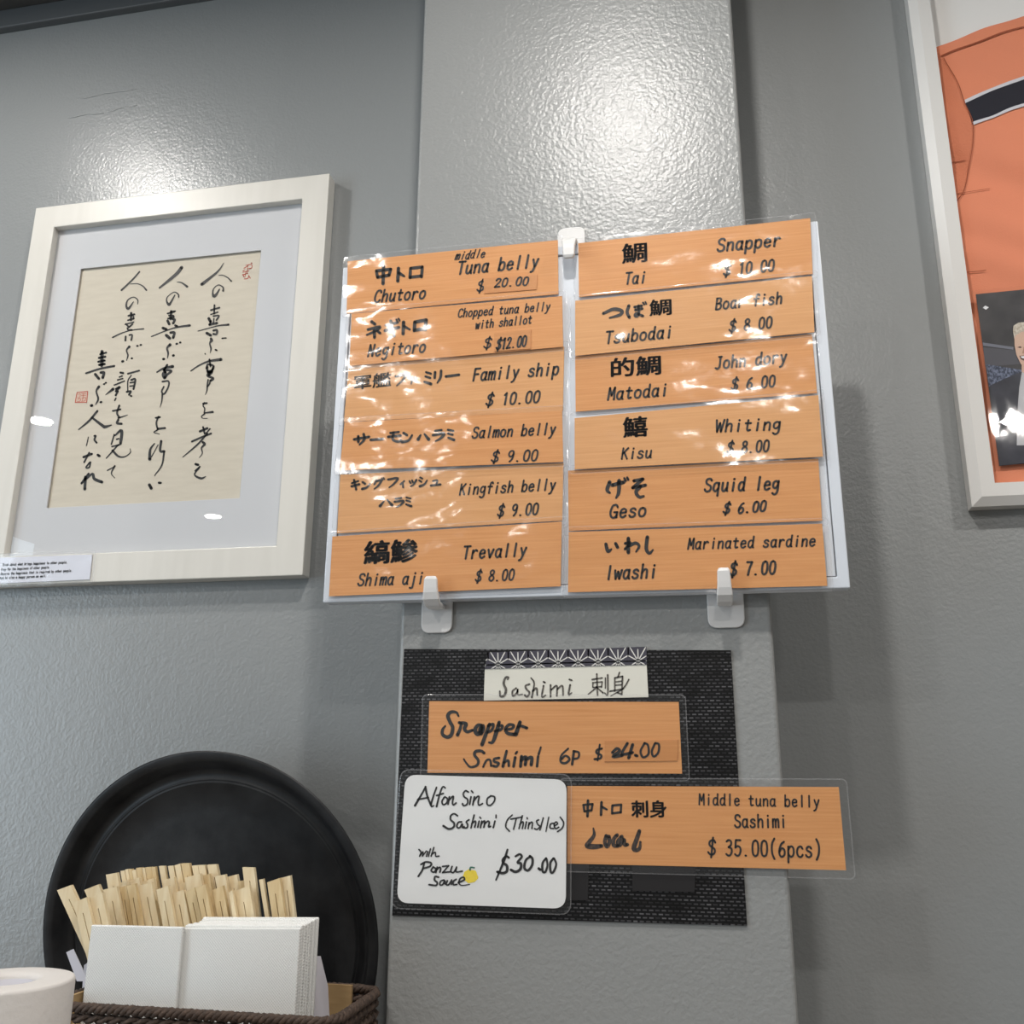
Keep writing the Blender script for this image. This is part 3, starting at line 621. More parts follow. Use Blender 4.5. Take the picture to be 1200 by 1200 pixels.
card('menu_card', 'orange card reading Whiting, fourth in the right column', 'menu card', Q(B2, [(78, 100), (1030, 10), (1048, 250), (78, 300)], 3), RY[3], w, m=M_cardlight, group=G1)
def w(mb):
    Y = RY[4]; trace(mb, *B2, Y, "215,350 205,380 215,392@8,8,5;225,362 270,350@8;252,345 250,390 240,412@9,8,4;272,335 278,345@5;283,332 288,341@5;310,345/345,338/305,372/355,362@7;335,367 318,388 330,408 348,405@8,8,5", wk=1.8); latin(mb, 'Geso', B2, 214, 490, 358, 483, 50, Y); latin(mb, 'Squid leg', B2, 584, 387, 878, 379, 50, Y); latin(mb, '$ 6.00', B2, 658, 475, 825, 463, 40, Y, .25, .2, jit=.03)
card('menu_card', 'orange card reading Squid leg, fifth in the right column', 'menu card', Q(B2, [(52, 305), (1030, 258), (1045, 500), (55, 540)], 4), RY[4], w, group=G1)
def w(mb):
    Y = RY[5]; trace(mb, *B2, Y, "200,592 208,620 222,612@7,8,4;238,590 246,605@7;288,570 288,625@8;275,590 295,585 275,612@6;290,600 315,588 330,600 318,622@7,7,4;362,565 358,610 370,628 384,615@8,8,4", wk=1.8); latin(mb, 'Iwashi', B2, 197, 730, 400, 723, 52, Y); latin(mb, 'Marinated sardine', B2, 519, 612, 1020, 599, 42, Y); latin(mb, '$ 7.00', B2, 684, 716, 864, 708, 50, Y)
card('menu_card', 'orange card reading Marinated sardine, bottom of the right column', 'menu card', Q(B2, [(55, 545), (1045, 512), (1065, 755), (52, 780)], 5), RY[5], w, group=G1)

# ---------------------------------------------------------------- adhesive hooks holding the board
def hook(label, plate, arm, up):
    """plate: left, right, far end, near end (pixels) on the pillar; arm: left, right, root, tip"""
    Yp = PIL-.0035
    a = at(plate[0], plate[2], Yp); b = at(plate[1], plate[3], Yp)
    x0, x1 = a[0], b[0]; z0, z1 = sorted((a[2], b[2]))
    t = thing('adhesive_hook', label, 'hook', ((x0+x1)/2, PIL, z0), 'white adhesive hooks')
    if up: r = [.003, .003, .011, .011]
    else: r = [.011, .011, .003, .003]
    part('base_plate', MB().prism(rounded(rect(x0, x1, z0, z1, Yp), r, 7), .0032), M_hook, t, bevel=.001)
    Ya = YBD-.016
    l = at(arm[0], arm[2], Ya)[0]; rr = at(arm[1], arm[2], Ya)[0]; zr = at(arm[0], arm[2], Ya)[2]; zt = at(arm[0], arm[3], Ya)[2]
    s = 1 if up else -1; th = .0028
    path = [(Yp+.001, zr-s*.003), (Yp-.008, zr-s*.0045), (Ya+.008, zr-s*.003), (Ya+.002, zr+s*.002), (Ya, zr+s*.009), (Ya-.0005, (zr+zt)/2), (Ya-.001, zt-s*.004), (Ya-.0005, zt)]
    mb = MB(); n = len(path); P = [np.array(p) for p in path]; rows = []
    for i, p in enumerate(P):
        d = P[min(i+1, n-1)]-P[max(i-1, 0)]; d = d/np.linalg.norm(d); nn = np.array([-d[1], d[0]])
        k = 1 if i < n-1 else .55; wd = (rr-l)/2*(1.12 if i < 4 else 1-.05*(i-4))*(1 if i < n-1 else .8); c = (l+rr)/2
        o = p+nn*th*k; q2 = p-nn*th*k
        rows += [(c-wd, o[0], o[1]), (c+wd, o[0], o[1]), (c+wd, q2[0], q2[1]), (c-wd, q2[0], q2[1])]
    fs = [(0, 3, 2, 1), tuple(4*(n-1)+k for k in range(4))]
    for i in range(n-1):
        for k in range(4):
            k2 = (k+1) % 4; fs.append((4*i+k, 4*i+k2, 4*i+4+k2, 4*i+4+k))
    mb.add(rows, fs)
    part('hook_arm', mb, M_hook, t, bevel=.0016, segs=3)
hook('white adhesive hook under the board\'s left half, below Shima aji', (493, 530.5, 742, 700), (496, 513, 703, 675.5), True)
hook('white adhesive hook under the board\'s right half, below the sardine card', (830, 871, 736, 692), (841, 858, 698, 665.5), True)
hook('white adhesive hook at the top of the board, between the two columns', (653, 686, 268, 302), (659, 674, 281, 304), False)

# ---------------------------------------------------------------- placemat and sashimi cards on the pillar
YP = PIL-.0022
pq = quad(Z0, [(473.5, 760.5), (856.5, 762), (875.5, 1085), (459.5, 1073)], YP)
solo('placemat', MB().prism(pq, .002), M_weave, 'black woven placemat stuck to the grey pillar below the white board', 'placemat', (pq[2]+pq[3])/2)
YS = YP-.0012
C5 = (560, 755, 5.4545); C3 = (450, 740, 3.243)
hq = quad(C5, [(45, 130), (1078, 112), (1090, 338), (38, 360)], YS)
hd = thing('heading_strip', 'ivory paper strip brush-lettered Sashimi with a dark patterned top edge, top of the placemat', 'sign', (hq[2]+hq[3])/2)
part('paper_strip', MB().prism(hq, .0008), M_head_paper, hd)
tq = quad(C5, [(68, 52), (1078, 15), (1080, 130), (43, 158), (50, 120)], YS-.0006)
tape = part('patterned_tape', MB().prism(tq, .0005), M_navy_tape, hd, label='dark tape with white star pattern')
mb = MB(); Yt = YS-.0006; t3 = lambda x, y: at(560+x/5.4545, 755+y/5.4545, Yt)-v3(0, .0003, 0)
def tl(x0, x1, f): return None
def top(x): return 52+(15-52)*(x-68)/1010
def bot(x): return 158+(130-158)*(x-43)/1037
def clipped(p0, p1, wd):
    n = 24; seg = []
    for i in range(n+1):
        x = p0[0]+(p1[0]-p0[0])*i/n; y = p0[1]+(p1[1]-p0[1])*i/n
        if 52 < x < 1076 and top(x)+1 < y < bot(x)-1: seg.append(np.array([x, y, wd]))
    if len(seg) > 1: ink(mb, [seg[0], seg[-1]], t3)
D = 127.8
for i in range(-1, 10):
    cx = 130+D*i; cy = 130-3.3*i
    for a in range(12):
        g = math.radians(a*30-1.5); ln = D*.5/math.cos(math.radians(30)) if a % 2 else D
        r0 = 13
        clipped((cx+r0*math.cos(g), cy+r0*math.sin(g)), (cx+ln*math.cos(g), cy+ln*math.sin(g)), 7)
    if 0 <= i <= 7:
        ring = [np.array([cx+13*math.cos(k*math.pi/8), cy+13*math.sin(k*math.pi/8), 6]) for k in range(17)]
        ink(mb, ring, t3)
    # roof lines of the hemp-leaf lattice
    for sx in (-1, 1):
        mx, my = cx+sx*D/2, cy-D*.289-sx*1.6
        clipped((mx, my), (mx, my-D*.6), 7)
part('star_pattern', mb, M_line, tape)
mb = MB()
trace(mb, *C5, YS, "190,225 197,212 178,213 165,250 180,290 170,325 145,332 140,300@7,9,12,13,13,12,8;245,280 222,300 225,330 250,310 255,285 255,320 285,320@9,11,7;330,255 305,265 310,285 330,310 315,335 300,325@9,11;340,215 360,250 345,340@7,10;350,300 375,280 380,325@9;420,265 410,335 435,325@9,10,6;420,240 430,245@9;465,260 465,335@9;470,290 505,265 505,330@9;510,285 540,265 545,325@9;590,260 580,320 600,310@10,10,6;585,225 600,230@9;"
 "730,225 795,215@8;760,190 765,325@9;735,245 735,275@7;735,245/795,240/790,275@7;735,275 790,270@7;760,275 705,320@9,6;765,280 800,310@7,9;815,215 815,280@7;830,195 830,320 810,310@9,9,5;905,180 895,212@8;875,215 875,300@8;875,215/925,205/920,320/895,310@9;880,240 920,235@7;880,262 920,258@7;845,300 930,285@8;965,225 930,280 850,330@8,8,5")
part('lettering', mb, M_greyink, hd)

YN = YS-.0012
Z8 = (510, 830, 8)
def w(mb):
    trace(mb, *Z8, YN, "220,75 200,40 150,35 120,70 140,130 165,180 150,250 110,270 70,245 70,200 95,165@14,20,26,30,28,28,30,28,26,22,14;245,140 235,190 210,250@20,28;225,135 290,145 275,190 300,220 350,205@24,30,26,22;440,160 400,160 375,200 395,240 440,215 445,165 425,200 430,235@24,36,36;510,150 480,230 440,340@26,30;495,165 545,150 530,205 490,225@22;600,130 575,220 540,315 505,320@26,32,26,16;585,160 630,165 615,200 560,215@22;660,200 720,190 735,160 690,155 660,195 680,235 740,245@20,24,28;795,130 775,190 755,245@28,34;770,180 800,165 860,185@20,24;"
     "460,420 430,400 380,405 370,440 405,490 390,535 330,550 290,510 268,475@22,24,22,18,12;450,550 480,490 515,485 525,540@16,18;600,465 555,475 555,500 595,515 575,545 545,540@20;670,400 650,480 635,545@20,24;640,510 685,490 690,540@20;750,460 735,545@22;768,408 755,425@18;810,450 800,545@24;805,490 850,455 845,530@26;850,480 905,460 900,530@26;990,365 970,430@14,18;965,450 955,545@20")
    trace(mb, *C3, YN, "700,445 675,470 672,495 690,500 705,485 690,472 675,485@6,8,7;722,455 715,505@8;720,455 740,460 738,480 718,485@7;828,445 810,450 808,462 825,470 822,482 800,485@7;820,430 812,490@6")
sq = quad(C3, [(840, 415), (1118, 412), (1115, 492), (838, 495)], YN)
card('sashimi_card', 'laminated orange card handwritten Snapper Sashimi, upper card on the black placemat', 'menu card', quad(C3, [(172, 265), (1120, 268), (1133, 540), (165, 537)], YN), YN, w, fm=.008, fr=.006,
     stickers=[(sq, lambda mb: trace(mb, *C3, YN-.0009, "868,460 885,445 895,455 870,475 905,470@9,11;925,425 905,465 945,460@9;945,430 930,480@10;955,470 962,473@9;990,425 975,455 985,478 1005,465 1003,432 990,424@7;1030,425 1018,455 1025,475 1042,460 1045,430 1032,424@7"))])
YT = YS-.0005
C7 = (640, 890, 3.158)
def w(mb):
    trace(mb, *C7, YT, "138,168/172,165/168,188/142,192/138,168@6;155,152 153,210@7;205,158 203,205@7;206,175 225,185@7,5;245,170/244,200@6;245,170/278,167/276,196@6;245,199/277,195@6", wk=1.4); cjk(mb, '刺身', C7, 318, 214, 446, 214, 62, YT, .035)
    latin(mb, 'Middle tuna belly', C7, 565, 167, 1014, 176, 40, YT, .05, .15); latin(mb, 'Sashimi', C7, 698, 251, 892, 251, 46, YT, .05, .15); latin(mb, '$ 35.00(6pcs)', C7, 600, 354, 1022, 362, 58, YT, .06, .13)
tu = card('sashimi_card', 'laminated orange card reading Middle tuna belly Sashimi, overhanging the pillar\'s right edge', 'menu card', quad(C7, [(78, 98), (1083, 102), (1110, 410), (78, 385)], YT), YT, w, fm=.0085, fr=.006)
mb = MB()
trace(mb, 640, 920, 6.316, YT, "350,320 355,370 320,420 305,450 360,455 410,450@6,14,18,20,14;445,375 435,420 450,455 470,420 465,380@14;525,370 500,400 500,445 530,450@14;560,380 530,420 545,445 575,400 580,440 600,440@14;690,340 670,400 650,460 660,480 690,470 698,420@14,18,16,8", wk=2)
part('smudged_note', mb, M_dry, tu, label='smudged handwritten word Local')
YA = YT-.0038
C6 = (480, 910, 6.316)
aq = quad((440, 890, 4), [(140, 71), (896, 94), (892, 700), (99, 672)], YA)
def w(mb):
    trace(mb, *C6, YA, "40,215 90,130 120,75@12,9;118,75 130,140 160,215@10,11;60,170 140,155@9;200,80 175,150 160,205 165,222 180,215@9,10,6;265,85 250,75 235,95 215,160 200,222@8,10;200,140 250,125@9;255,155 240,185 250,208 275,195 280,165 262,150@9;295,150 285,205@9;288,180 315,150 325,150 318,190 325,210 345,195@9;435,115 415,105 398,125 405,150 430,170 425,205 400,215 392,200@9;455,150 445,205@9;458,105 470,120@8;480,150 468,210@9;472,185 500,150 515,150 508,190 515,212 540,200@9;600,145 575,165 575,205 600,212 628,180 628,150 600,143@9;"
     "355,290 330,275 305,290 305,320 330,345 325,375 290,388 250,365@9,10,11,12;385,335 360,340 350,370 370,380 390,350 392,378 405,370@9;440,320 420,335 430,355 425,378 400,380@9;478,285 455,380@9;460,350 485,330 490,345 482,375@9;515,330 505,375@9;520,300 528,310@8;535,330 525,378@9;530,350 550,330 558,335 550,375@9;555,350 580,330 590,340 585,372 600,368@9;632,330 620,378@9;640,285 640,305@8;"
     "760,285 725,320 712,370 740,405@8;750,315 830,300@8;790,310 770,390@8;835,290 810,385@8;815,355 835,335 842,345 835,385@8;865,335 855,385@8;870,305 872,312@8;885,340 878,385@8;880,360 900,338 910,345 905,385@8;955,320 940,330 950,355 965,370 945,390 925,385@8;990,305 965,395@8;1030,300 1010,405@7;1070,345 1045,350 1040,380 1065,385@8;1070,365 1095,350 1085,335 1070,355 1080,385 1105,375@8;1115,300 1140,340 1130,380 1095,408@8;"
     "70,540 85,560 75,590@8;75,590 100,555 95,590@7;95,590 125,550@7;135,555 125,590@8;155,535 140,590@8;180,525 160,590@8;165,575 190,560 195,590 218,588@8;"
     "110,635 95,690 65,738@10;85,650 120,632 160,640 150,665 100,680@10;175,670 160,695 180,708 195,685 175,668@9;205,670 195,710@9;198,695 220,672 230,680 225,708@9;245,665 290,660@9;290,660 245,710@8;245,710 300,705@9;315,665 305,700 325,710 345,680@9;348,670 345,705 390,700@9;"
     "215,745 190,740 185,765 205,785 195,805 145,800@10;255,765 230,775 225,800 245,800 262,770 262,795@9;280,770 272,798 290,800 310,770@9;312,765 310,798@9;345,760 325,775 325,800 350,798@9;360,785 405,765 400,745 375,755 365,785 385,805 445,798@10,9,5;"
     "735,600 715,590 690,615 695,640 720,660 720,700 690,715 650,705@12,13,15,14;725,540 700,620 640,765@10,13,9;785,590 815,575 830,595 800,635 825,645 820,685 785,705 750,690@11,13,15,14;895,590 860,620 850,675 875,695 905,660 910,610 890,588@12,14,13;955,680 968,690@14;1010,605 985,640 985,700 1005,705 1020,660 1015,610@12,13,10;1065,605 1042,640 1045,705 1065,705 1085,650 1070,605@12,13,10", wk=1.4)
al = thing('sashimi_card', 'white rounded card handwritten Alfonsino Sashimi with a yellow citrus drawing, lower left of the placemat', 'menu card', (aq[2]+aq[3])/2)
part('card_strip', MB().prism(rounded(aq, .0135, 7), .0008), M_white_paper, al)
ls = Lines(); w(ls)
for l in ls.all: part('lettering', l, M_ink, al)
mb = MB(); e3 = lambda x, y: at(480+x/6.316, 910+y/6.316, YA)-v3(0, .0002, 0)
mb.v = [tuple(e3(450+(56+4*math.sin(5*a))*math.cos(a), 738+(50+3*math.cos(7*a))*math.sin(a))) for a in np.linspace(0, 2*math.pi, 40, endpoint=False)]; mb.f = [tuple(range(40))]
yz = part('citrus_drawing', mb, M_yellow, al, label='yellow citrus drawn in crayon')
mb = MB(); trace(mb, *C6, YA, "448,692 452,672 480,675@10,8")
part('leaf_drawing', mb, M_green, yz)
laminate(aq, .006, .012, al, -.0014, 6)
for lab, c in (('black square pad on the placemat beside the white card\'s lower right corner', [(664, 1012), (690, 1012), (689, 1055), (664, 1055)]), ('small black oblong pad on the placemat under the middle tuna belly card', [(741, 1012), (815.5, 1012), (814, 1045.5), (741, 1044)])):
    q = quad(Z0, c, YS); solo('black_pad', MB().prism(q, .001), M_patch, lab, 'pad', (q[2]+q[3])/2, 'black pads on the placemat')

# ---------------------------------------------------------------- framed jersey on the right
def avg(*a): return sum(a)/len(a)
jx0 = avg(at(1064, 0, YF)[0], at(1142, 593, YF)[0]); jz0 = avg(at(1142.7, 593, YF)[2], at(1200, 589.5, YF)[2]); JW, JH = .66, .84
jo = rect(jx0, jx0+JW, jz0, jz0+JH, YF+.006)
ji = avg(at(1088.8, 0, YF)[0], at(1166.7, 564.5, YF)[0])-jx0
bev = avg(at(1073.8, 0, YF)[0], at(1152, 581, YF)[0])-jx0
jer = thing('framed_jersey', 'white framed orange sports jersey with a photograph, hung right of the pillar', 'picture', (jx0+JW/2, YF+.01, jz0))
mb = MB(); jb = grow(rect(jx0, jx0+JW, jz0, jz0+JH, YF), -bev); jn4 = grow(rect(jx0, jx0+JW, jz0, jz0+JH, YF), -ji); jbk = rect(jx0, jx0+JW, jz0, jz0+JH, WALL-.001); jin = move(jn4, .022)
loops = [jbk, jo, jb, jn4, jin]
for a, b in zip(loops, loops[1:]):
    for i in range(4):
        j = (i+1) % 4; mb.add([a[i], a[j], b[j], b[i]], [(0, 3, 2, 1)] if False else [(0, 1, 2, 3)])
part('frame', mb, M_frame2, jer)
part('backing_board', MB().prism(grow(move(jn4, .0215), .003), .002), mat('pale_grey_backing', (.76, .755, .74), .8), jer)
YJ = 1.2015
X0, X1 = jx0+ji-.001, jx0+JW-ji+.001; ZB, ZT = jz0+ji-.001, jz0+JH-ji
def wav(x, z):
    u = x-X0; w = z-ZB
    return .0034*math.sin(38*w+24*u)*math.exp(-((u-.13)/.16)**2)+.0019*math.sin(62*w+40*u+1)*math.exp(-((w-.36)/.2)**2)+.0009*math.sin(120*(w+.5*u))
def jp(x, z, off=0): return (x, YJ-.0045-off-wav(x, z), z)
pl, pr = at(1098.8, 54, YJ-.005), at(1200, 18, YJ-.005)
def topz(x): return pl[2]+(pr[2]-pl[2])*(min(x, X0+X1-x)-pl[0])/(pr[0]-pl[0])
body = MB().grid(lambda u, v: jp(X0+(X1-X0)*u, ZB+(topz(X0+(X1-X0)*u)-ZB)*v), 70, 90)
jr = part('jersey', body, M_jersey, jer, smooth=True, label='coral orange jersey')
YJs = YJ-.005
def px_curve(pts, n=24):
    q = spline([p for p in pts], [1]*len(pts), 8); return [at(p[0], p[1], YJs) for p in q]
hole = px_curve([(1100, 62), (1106, 68), (1120, 92), (1130, 120), (1139.5, 150), (1137.5, 185), (1130, 222), (1120, 238)])
mb = MB(); n = len(hole)
mb.grid(lambda u, v: (lambda h: jp(X0+(h[0]-X0)*u, h[2], .0008))(hole[min(int(round(v*(n-1))), n-1)]), 8, n-1)
part('sleeve_panel', mb, M_jersey2, jr, smooth=True)
def band(name, top_, bot_, m, off):
    a, b = px_curve(top_), px_curve(bot_); k = min(len(a), len(b))
    mb = MB().grid(lambda u, v: (lambda i: jp(*((a[i]*(1-v)+b[i]*v)[[0, 2]]), off))(min(int(round(u*(k-1))), k-1)), k-1, 4)
    return part(name, mb, m, jr, smooth=True)
ext = lambda p: p
band('chest_stripe', [(1130.5, 118), (1155, 107), (1177, 97), (1200, 90), (1260, 74), (1330, 66)], [(1138.5, 148), (1160, 140), (1180, 130), (1200, 123.5), (1260, 107), (1330, 98)], M_navy, .0012)
band('stripe_piping', [(1130.5, 117), (1155, 106), (1177, 96), (1200, 89), (1260, 73), (1330, 65)], [(1131, 121), (1155, 110), (1177, 100), (1200, 92.5), (1260, 76.5), (1330, 68)], M_piping, .0016)
band('stripe_piping', [(1138.3, 145.5), (1160, 137.5), (1180, 127.5), (1200, 121), (1260, 104.5), (1330, 96)], [(1139, 149), (1160, 141), (1180, 131), (1200, 124.5), (1260, 108), (1330, 99.5)], M_piping, .0016)
mb = MB()
def seam(pts, wd):
    q = spline(pts, [wd]*len(pts), 8)
    ink(mb, q, lambda x, y: (lambda p: np.array(jp(p[0], p[2], .002)))(at(x, y, YJs)))
seam([(1103.5, 65.5), (1125, 57), (1160, 46), (1200, 32.5)], 1.5)
seam([(1106, 68), (1120, 92), (1130, 120), (1139.5, 150), (1137.5, 185), (1130, 222), (1120, 238)], .9)
seam([(1115, 189), (1124, 188), (1131.5, 187)], .8); seam([(1122, 228), (1140, 225), (1160, 221)], .6); seam([(1132, 319), (1145, 318), (1155, 317)], .8)
part('stitching', mb, M_seam, jr)
# photograph in front of the jersey: flat print of a person in a stadium
YH = 1.1905
ph = part('photograph', MB().prism(quad(Z0, [(1143.5, 344.8), (1262, 333), (1287, 535), (1171, 546)], YH), .0006), mottled(mat('print_dark_stands', (.03, .03, .034), .5), (.018, .018, .022), (.055, .052, .055), 30), jer, label='photograph of a person in a dark suit in front of stadium seats')
PZ = (1130, 330, 5.21)
def flat(name, m, polys, off):
    mb = MB()
    for pts in polys:
        b = len(mb.v)
        for x, y in pts: mb.v.append(tuple(at(PZ[0]+x/PZ[2], PZ[1]+y/PZ[2], YH)-v3(0, off, 0)))
        mb.f.append(tuple(range(b, b+len(pts)))[::-1])
    return part(name, mb, m, ph)
M_pseat = mottled(mat('print_blue_seats', (.05, .07, .13), .5), (.02, .03, .06), (.16, .19, .28), (400, 400, 250), .4, .62)
M_prail = mat('print_pale_rail', (.16, .17, .21), .5); M_psuit = mottled(mat('print_navy_suit', (.028, .03, .045), .5), (.02, .022, .034), (.045, .047, .065), 40)
M_pskin = mat('print_skin', (.62, .42, .32), .5); M_phair = mottled(mat('print_fair_hair', (.5, .44, .36), .5), (.36, .30, .22), (.66, .62, .54), 500)
M_pshirt = mat('print_pale_shirt', (.50, .50, .52), .5); M_plamp = mat('print_lamp', (.8, .8, .82), .5); M_pdark = mat('print_shadow', (.10, .045, .04), .5)
flat('print_stand', mat('print_upper_stand', (.075, .075, .09), .5), [[(115, 400), (380, 425), (700, 400), (700, 470), (380, 500), (128, 520)]], .0001)
flat('print_rail', M_prail, [[(112, 372), (300, 400), (300, 416), (115, 392)], [(420, 400), (700, 380), (700, 396), (420, 414)]], .0002)
flat('print_seats', M_pseat, [[(133, 505), (350, 540), (350, 600), (150, 640)], [(420, 540), (705, 500), (725, 640), (420, 600)]], .0002)
flat('print_lamp', M_plamp, [[(112, 160), (128, 147), (150, 158), (132, 172)]], .0002)
flat('print_suit', M_psuit, [[(155, 636), (230, 600), (345, 552), (430, 545), (520, 590), (600, 620), (660, 760), (700, 1030), (760, 1080), (420, 1105), (215, 1122)]], .0003)
flat('print_shirt', M_pshirt, [[(352, 548), (432, 540), (440, 640), (430, 800), (420, 1000), (320, 1000), (322, 820), (335, 650)]], .0004)
flat('print_tie', mat('print_dark_tie', (.04, .05, .09), .5), [[(376, 560), (408, 558), (402, 590), (418, 900), (394, 960), (370, 900), (384, 590)]], .0005)
flat('print_neck', M_pskin, [[(350, 470), (440, 470), (440, 550), (396, 580), (350, 550)]], .00045)
flat('print_face', M_pskin, [[(305, 330), (320, 290), (400, 275), (470, 295), (482, 360), (480, 430), (462, 490), (420, 525), (380, 530), (345, 505), (318, 450), (306, 390)]], .0006)
flat('print_hair', M_phair, [[(296, 300), (300, 270), (330, 252), (400, 245), (465, 258), (490, 300), (482, 350), (470, 305), (420, 300), (350, 308), (312, 330), (304, 350)]], .0007)
flat('print_features', M_pdark, [[(322, 402), (340, 396), (352, 402), (340, 408)], [(385, 402), (405, 394), (425, 402), (405, 408)], [(335, 455), (365, 452), (420, 455), (400, 478), (365, 484), (345, 476)]], .0007)
flat('print_teeth', M_plamp, [[(342, 458), (365, 456), (410, 458), (395, 468), (365, 471), (350, 468)]], .0008)
flat('print_nose', mat('print_skin_shade', (.42, .24, .17), .5), [[(362, 400), (372, 400), (378, 440), (352, 440)]], .0007)
part('photo_sleeve', MB().prism(quad(Z0, [(1138, 341), (1266, 328), (1292, 540), (1167, 552)], YH-.0012), .0002, back=False), clear('photo_sleeve_film', .05, ior=1.5, bump=[((30, 30, 14), .35, .002)]), jer)
part('glass_pane', MB().prism(grow(move(jn4, .003), .001), .0001, back=False), M_glass, jer)

# ---------------------------------------------------------------- black round tray leaning on the wall
TH = math.radians(9.5)
cyT = WALL-.2005*math.sin(TH)-.0015
hr = .026
ym = cyT-hr*math.cos(TH)
xa, xb = at(45, 1128, ym)[0], at(443.5, 1085, ym)[0]; RT = (xb-xa)/2; cxT = (xa+xb)/2
ztop = at(267, 881, cyT+RT*math.sin(TH)-hr*math.cos(TH))[2]
czT = ztop-RT*math.cos(TH)-hr*math.sin(TH)
ZC0 = czT-RT*math.cos(TH)   # lowest rim height
M = Matrix.Translation((cxT, cyT, czT)) @ Matrix(((1, 0, 0, 0), (0, -math.sin(TH), -math.cos(TH), 0), (0, math.cos(TH), -math.sin(TH)*-1, 0), (0, 0, 0, 1)))
prof = [(.0005, .003), (.150, .003), (RT-.0365, .003), (RT-.0358, .0040), (RT-.0345, .0040), (RT-.0338, .003), (RT-.0325, .003), (RT-.0318, .0037), (RT-.0308, .0037), (RT-.030, .0028), (RT-.024, .0030), (RT-.0205, .0048), (RT-.0185, .009), (RT-.0125, .0225), (RT-.0105, .0245), (RT-.003, .0262), (RT, .0255), (RT+.0002, .0235), (RT-.003, .0225), (RT-.0085, .021), (RT-.012, .016), (RT-.0165, .004), (RT-.020, 0), (.0005, 0)]
tray = thing('serving_tray', 'large round black tray leaning on the wall behind the chopsticks', 'tray', (cxT, cyT, ZC0))
part('tray_body', MB().lathe(prof, M, 128), M_tray, tray, smooth=True)

# ---------------------------------------------------------------- wicker basket
BX0, BX1, BY0, BY1 = at(66, 1185, .955)[0], at(386, 1193, .94)[0]+.004, .938, 1.082
ZR = at(300, 1193.5, .938)[2]
ZBK = ZC
def loop(x0, x1, y0, y1, z, r, step=.004, wob=0):
    pts = []
    for cx, cy, a0 in ((x1-r, y1-r, 0), (x0+r, y1-r, 90), (x0+r, y0+r, 180), (x1-r, y0+r, 270)):
        for a in range(0, 91, 15):
            g = math.radians(a0+a); pts.append((cx+r*math.cos(g), cy+r*math.sin(g)))
    out = []
    for i in range(len(pts)):
        a = np.array(pts[i]); b = np.array(pts[(i+1) % len(pts)]); n = max(1, int(np.linalg.norm(b-a)/step))
        for k in range(n): p = a+(b-a)*k/n; out.append((p[0], p[1], z))
    return out
def rope(mb, path, R, strands, pitch, k=6, ph=0):
    n = len(path); P = [Vector(p) for p in path]; L = 0; S_ = [0]
    for i in range(n): L += (P[(i+1) % n]-P[i]).length; S_.append(L)
    tw = round(L/pitch)
    for s in range(strands):
        pts = []
        for i in range(n):
            t = (P[(i+1) % n]-P[i-1]).normalized(); side = t.cross(Vector((0, 0, 1))).normalized(); g = 2*math.pi*(tw*S_[i]/L+s/strands)+ph
            pts.append(P[i]+(side*math.cos(g)+Vector((0, 0, 1))*math.sin(g))*R*.52)
        mb.tube(pts, R*.56, k, closed=True)
bsk = thing('wicker_basket', 'dark brown twisted-rope basket holding the napkins and chopsticks, in front of the tray', 'basket', ((BX0+BX1)/2, (BY0+BY1)/2, ZBK))
mb = MB(); rope(mb, loop(BX0, BX1, BY0, BY1, ZR, .022, .003), .0052, 3, .021)
part('rim', mb, M_twine, bsk, smooth=True)
mb = MB(); nrow = 17; dz = (ZR-.0095-(ZBK+.005))/(nrow-1)
for i in range(nrow):
    rope(mb, loop(BX0+.001, BX1-.001, BY0+.001, BY1-.001, ZR-.0095-dz*i, .021, .006), .0052, 2, .026, 5, i*2.1)
part('woven_side', mb, M_twine, bsk, smooth=True)
part('base', MB().box((BX0+.004, BY0+.004, ZBK), (BX1-.004, BY1-.004, ZBK+.006)), M_twine, bsk)

# cardboard box inside the basket
kx0, kx1 = BX0+.0082, at(409, 1168, 1.055)[0]; ky0, ky1 = .956, 1.066
kz = at(395, 1153.5, 1.064)[2]; kb = ZBK+.008; T = .004
kbx = thing('cardboard_box', 'low brown cardboard box set inside the wicker basket', 'box', ((kx0+kx1)/2, (ky0+ky1)/2, kb))
part('back_panel', MB().box((kx0, ky1-T, kb), (kx1, ky1, kz)), M_kraft, kbx)
part('side_panel', MB().box((kx0, ky0+T, kb), (kx0+T, ky1-T, kz-.002)), M_kraft, kbx)
part('side_panel', MB().box((kx1-T, ky0+T, kb), (kx1, ky1-T, kz-.035)), M_kraft, kbx)
part('front_panel', MB().box((kx0, ky0, kb), (kx1, ky0+T, ZR-.02)), M_kraft, kbx)
KF = ZBK+.03
part('bottom_panel', MB().box((kx0+T, ky0+T, kb), (kx1-T, ky1-T, KF-.001)), M_kraft, kbx)

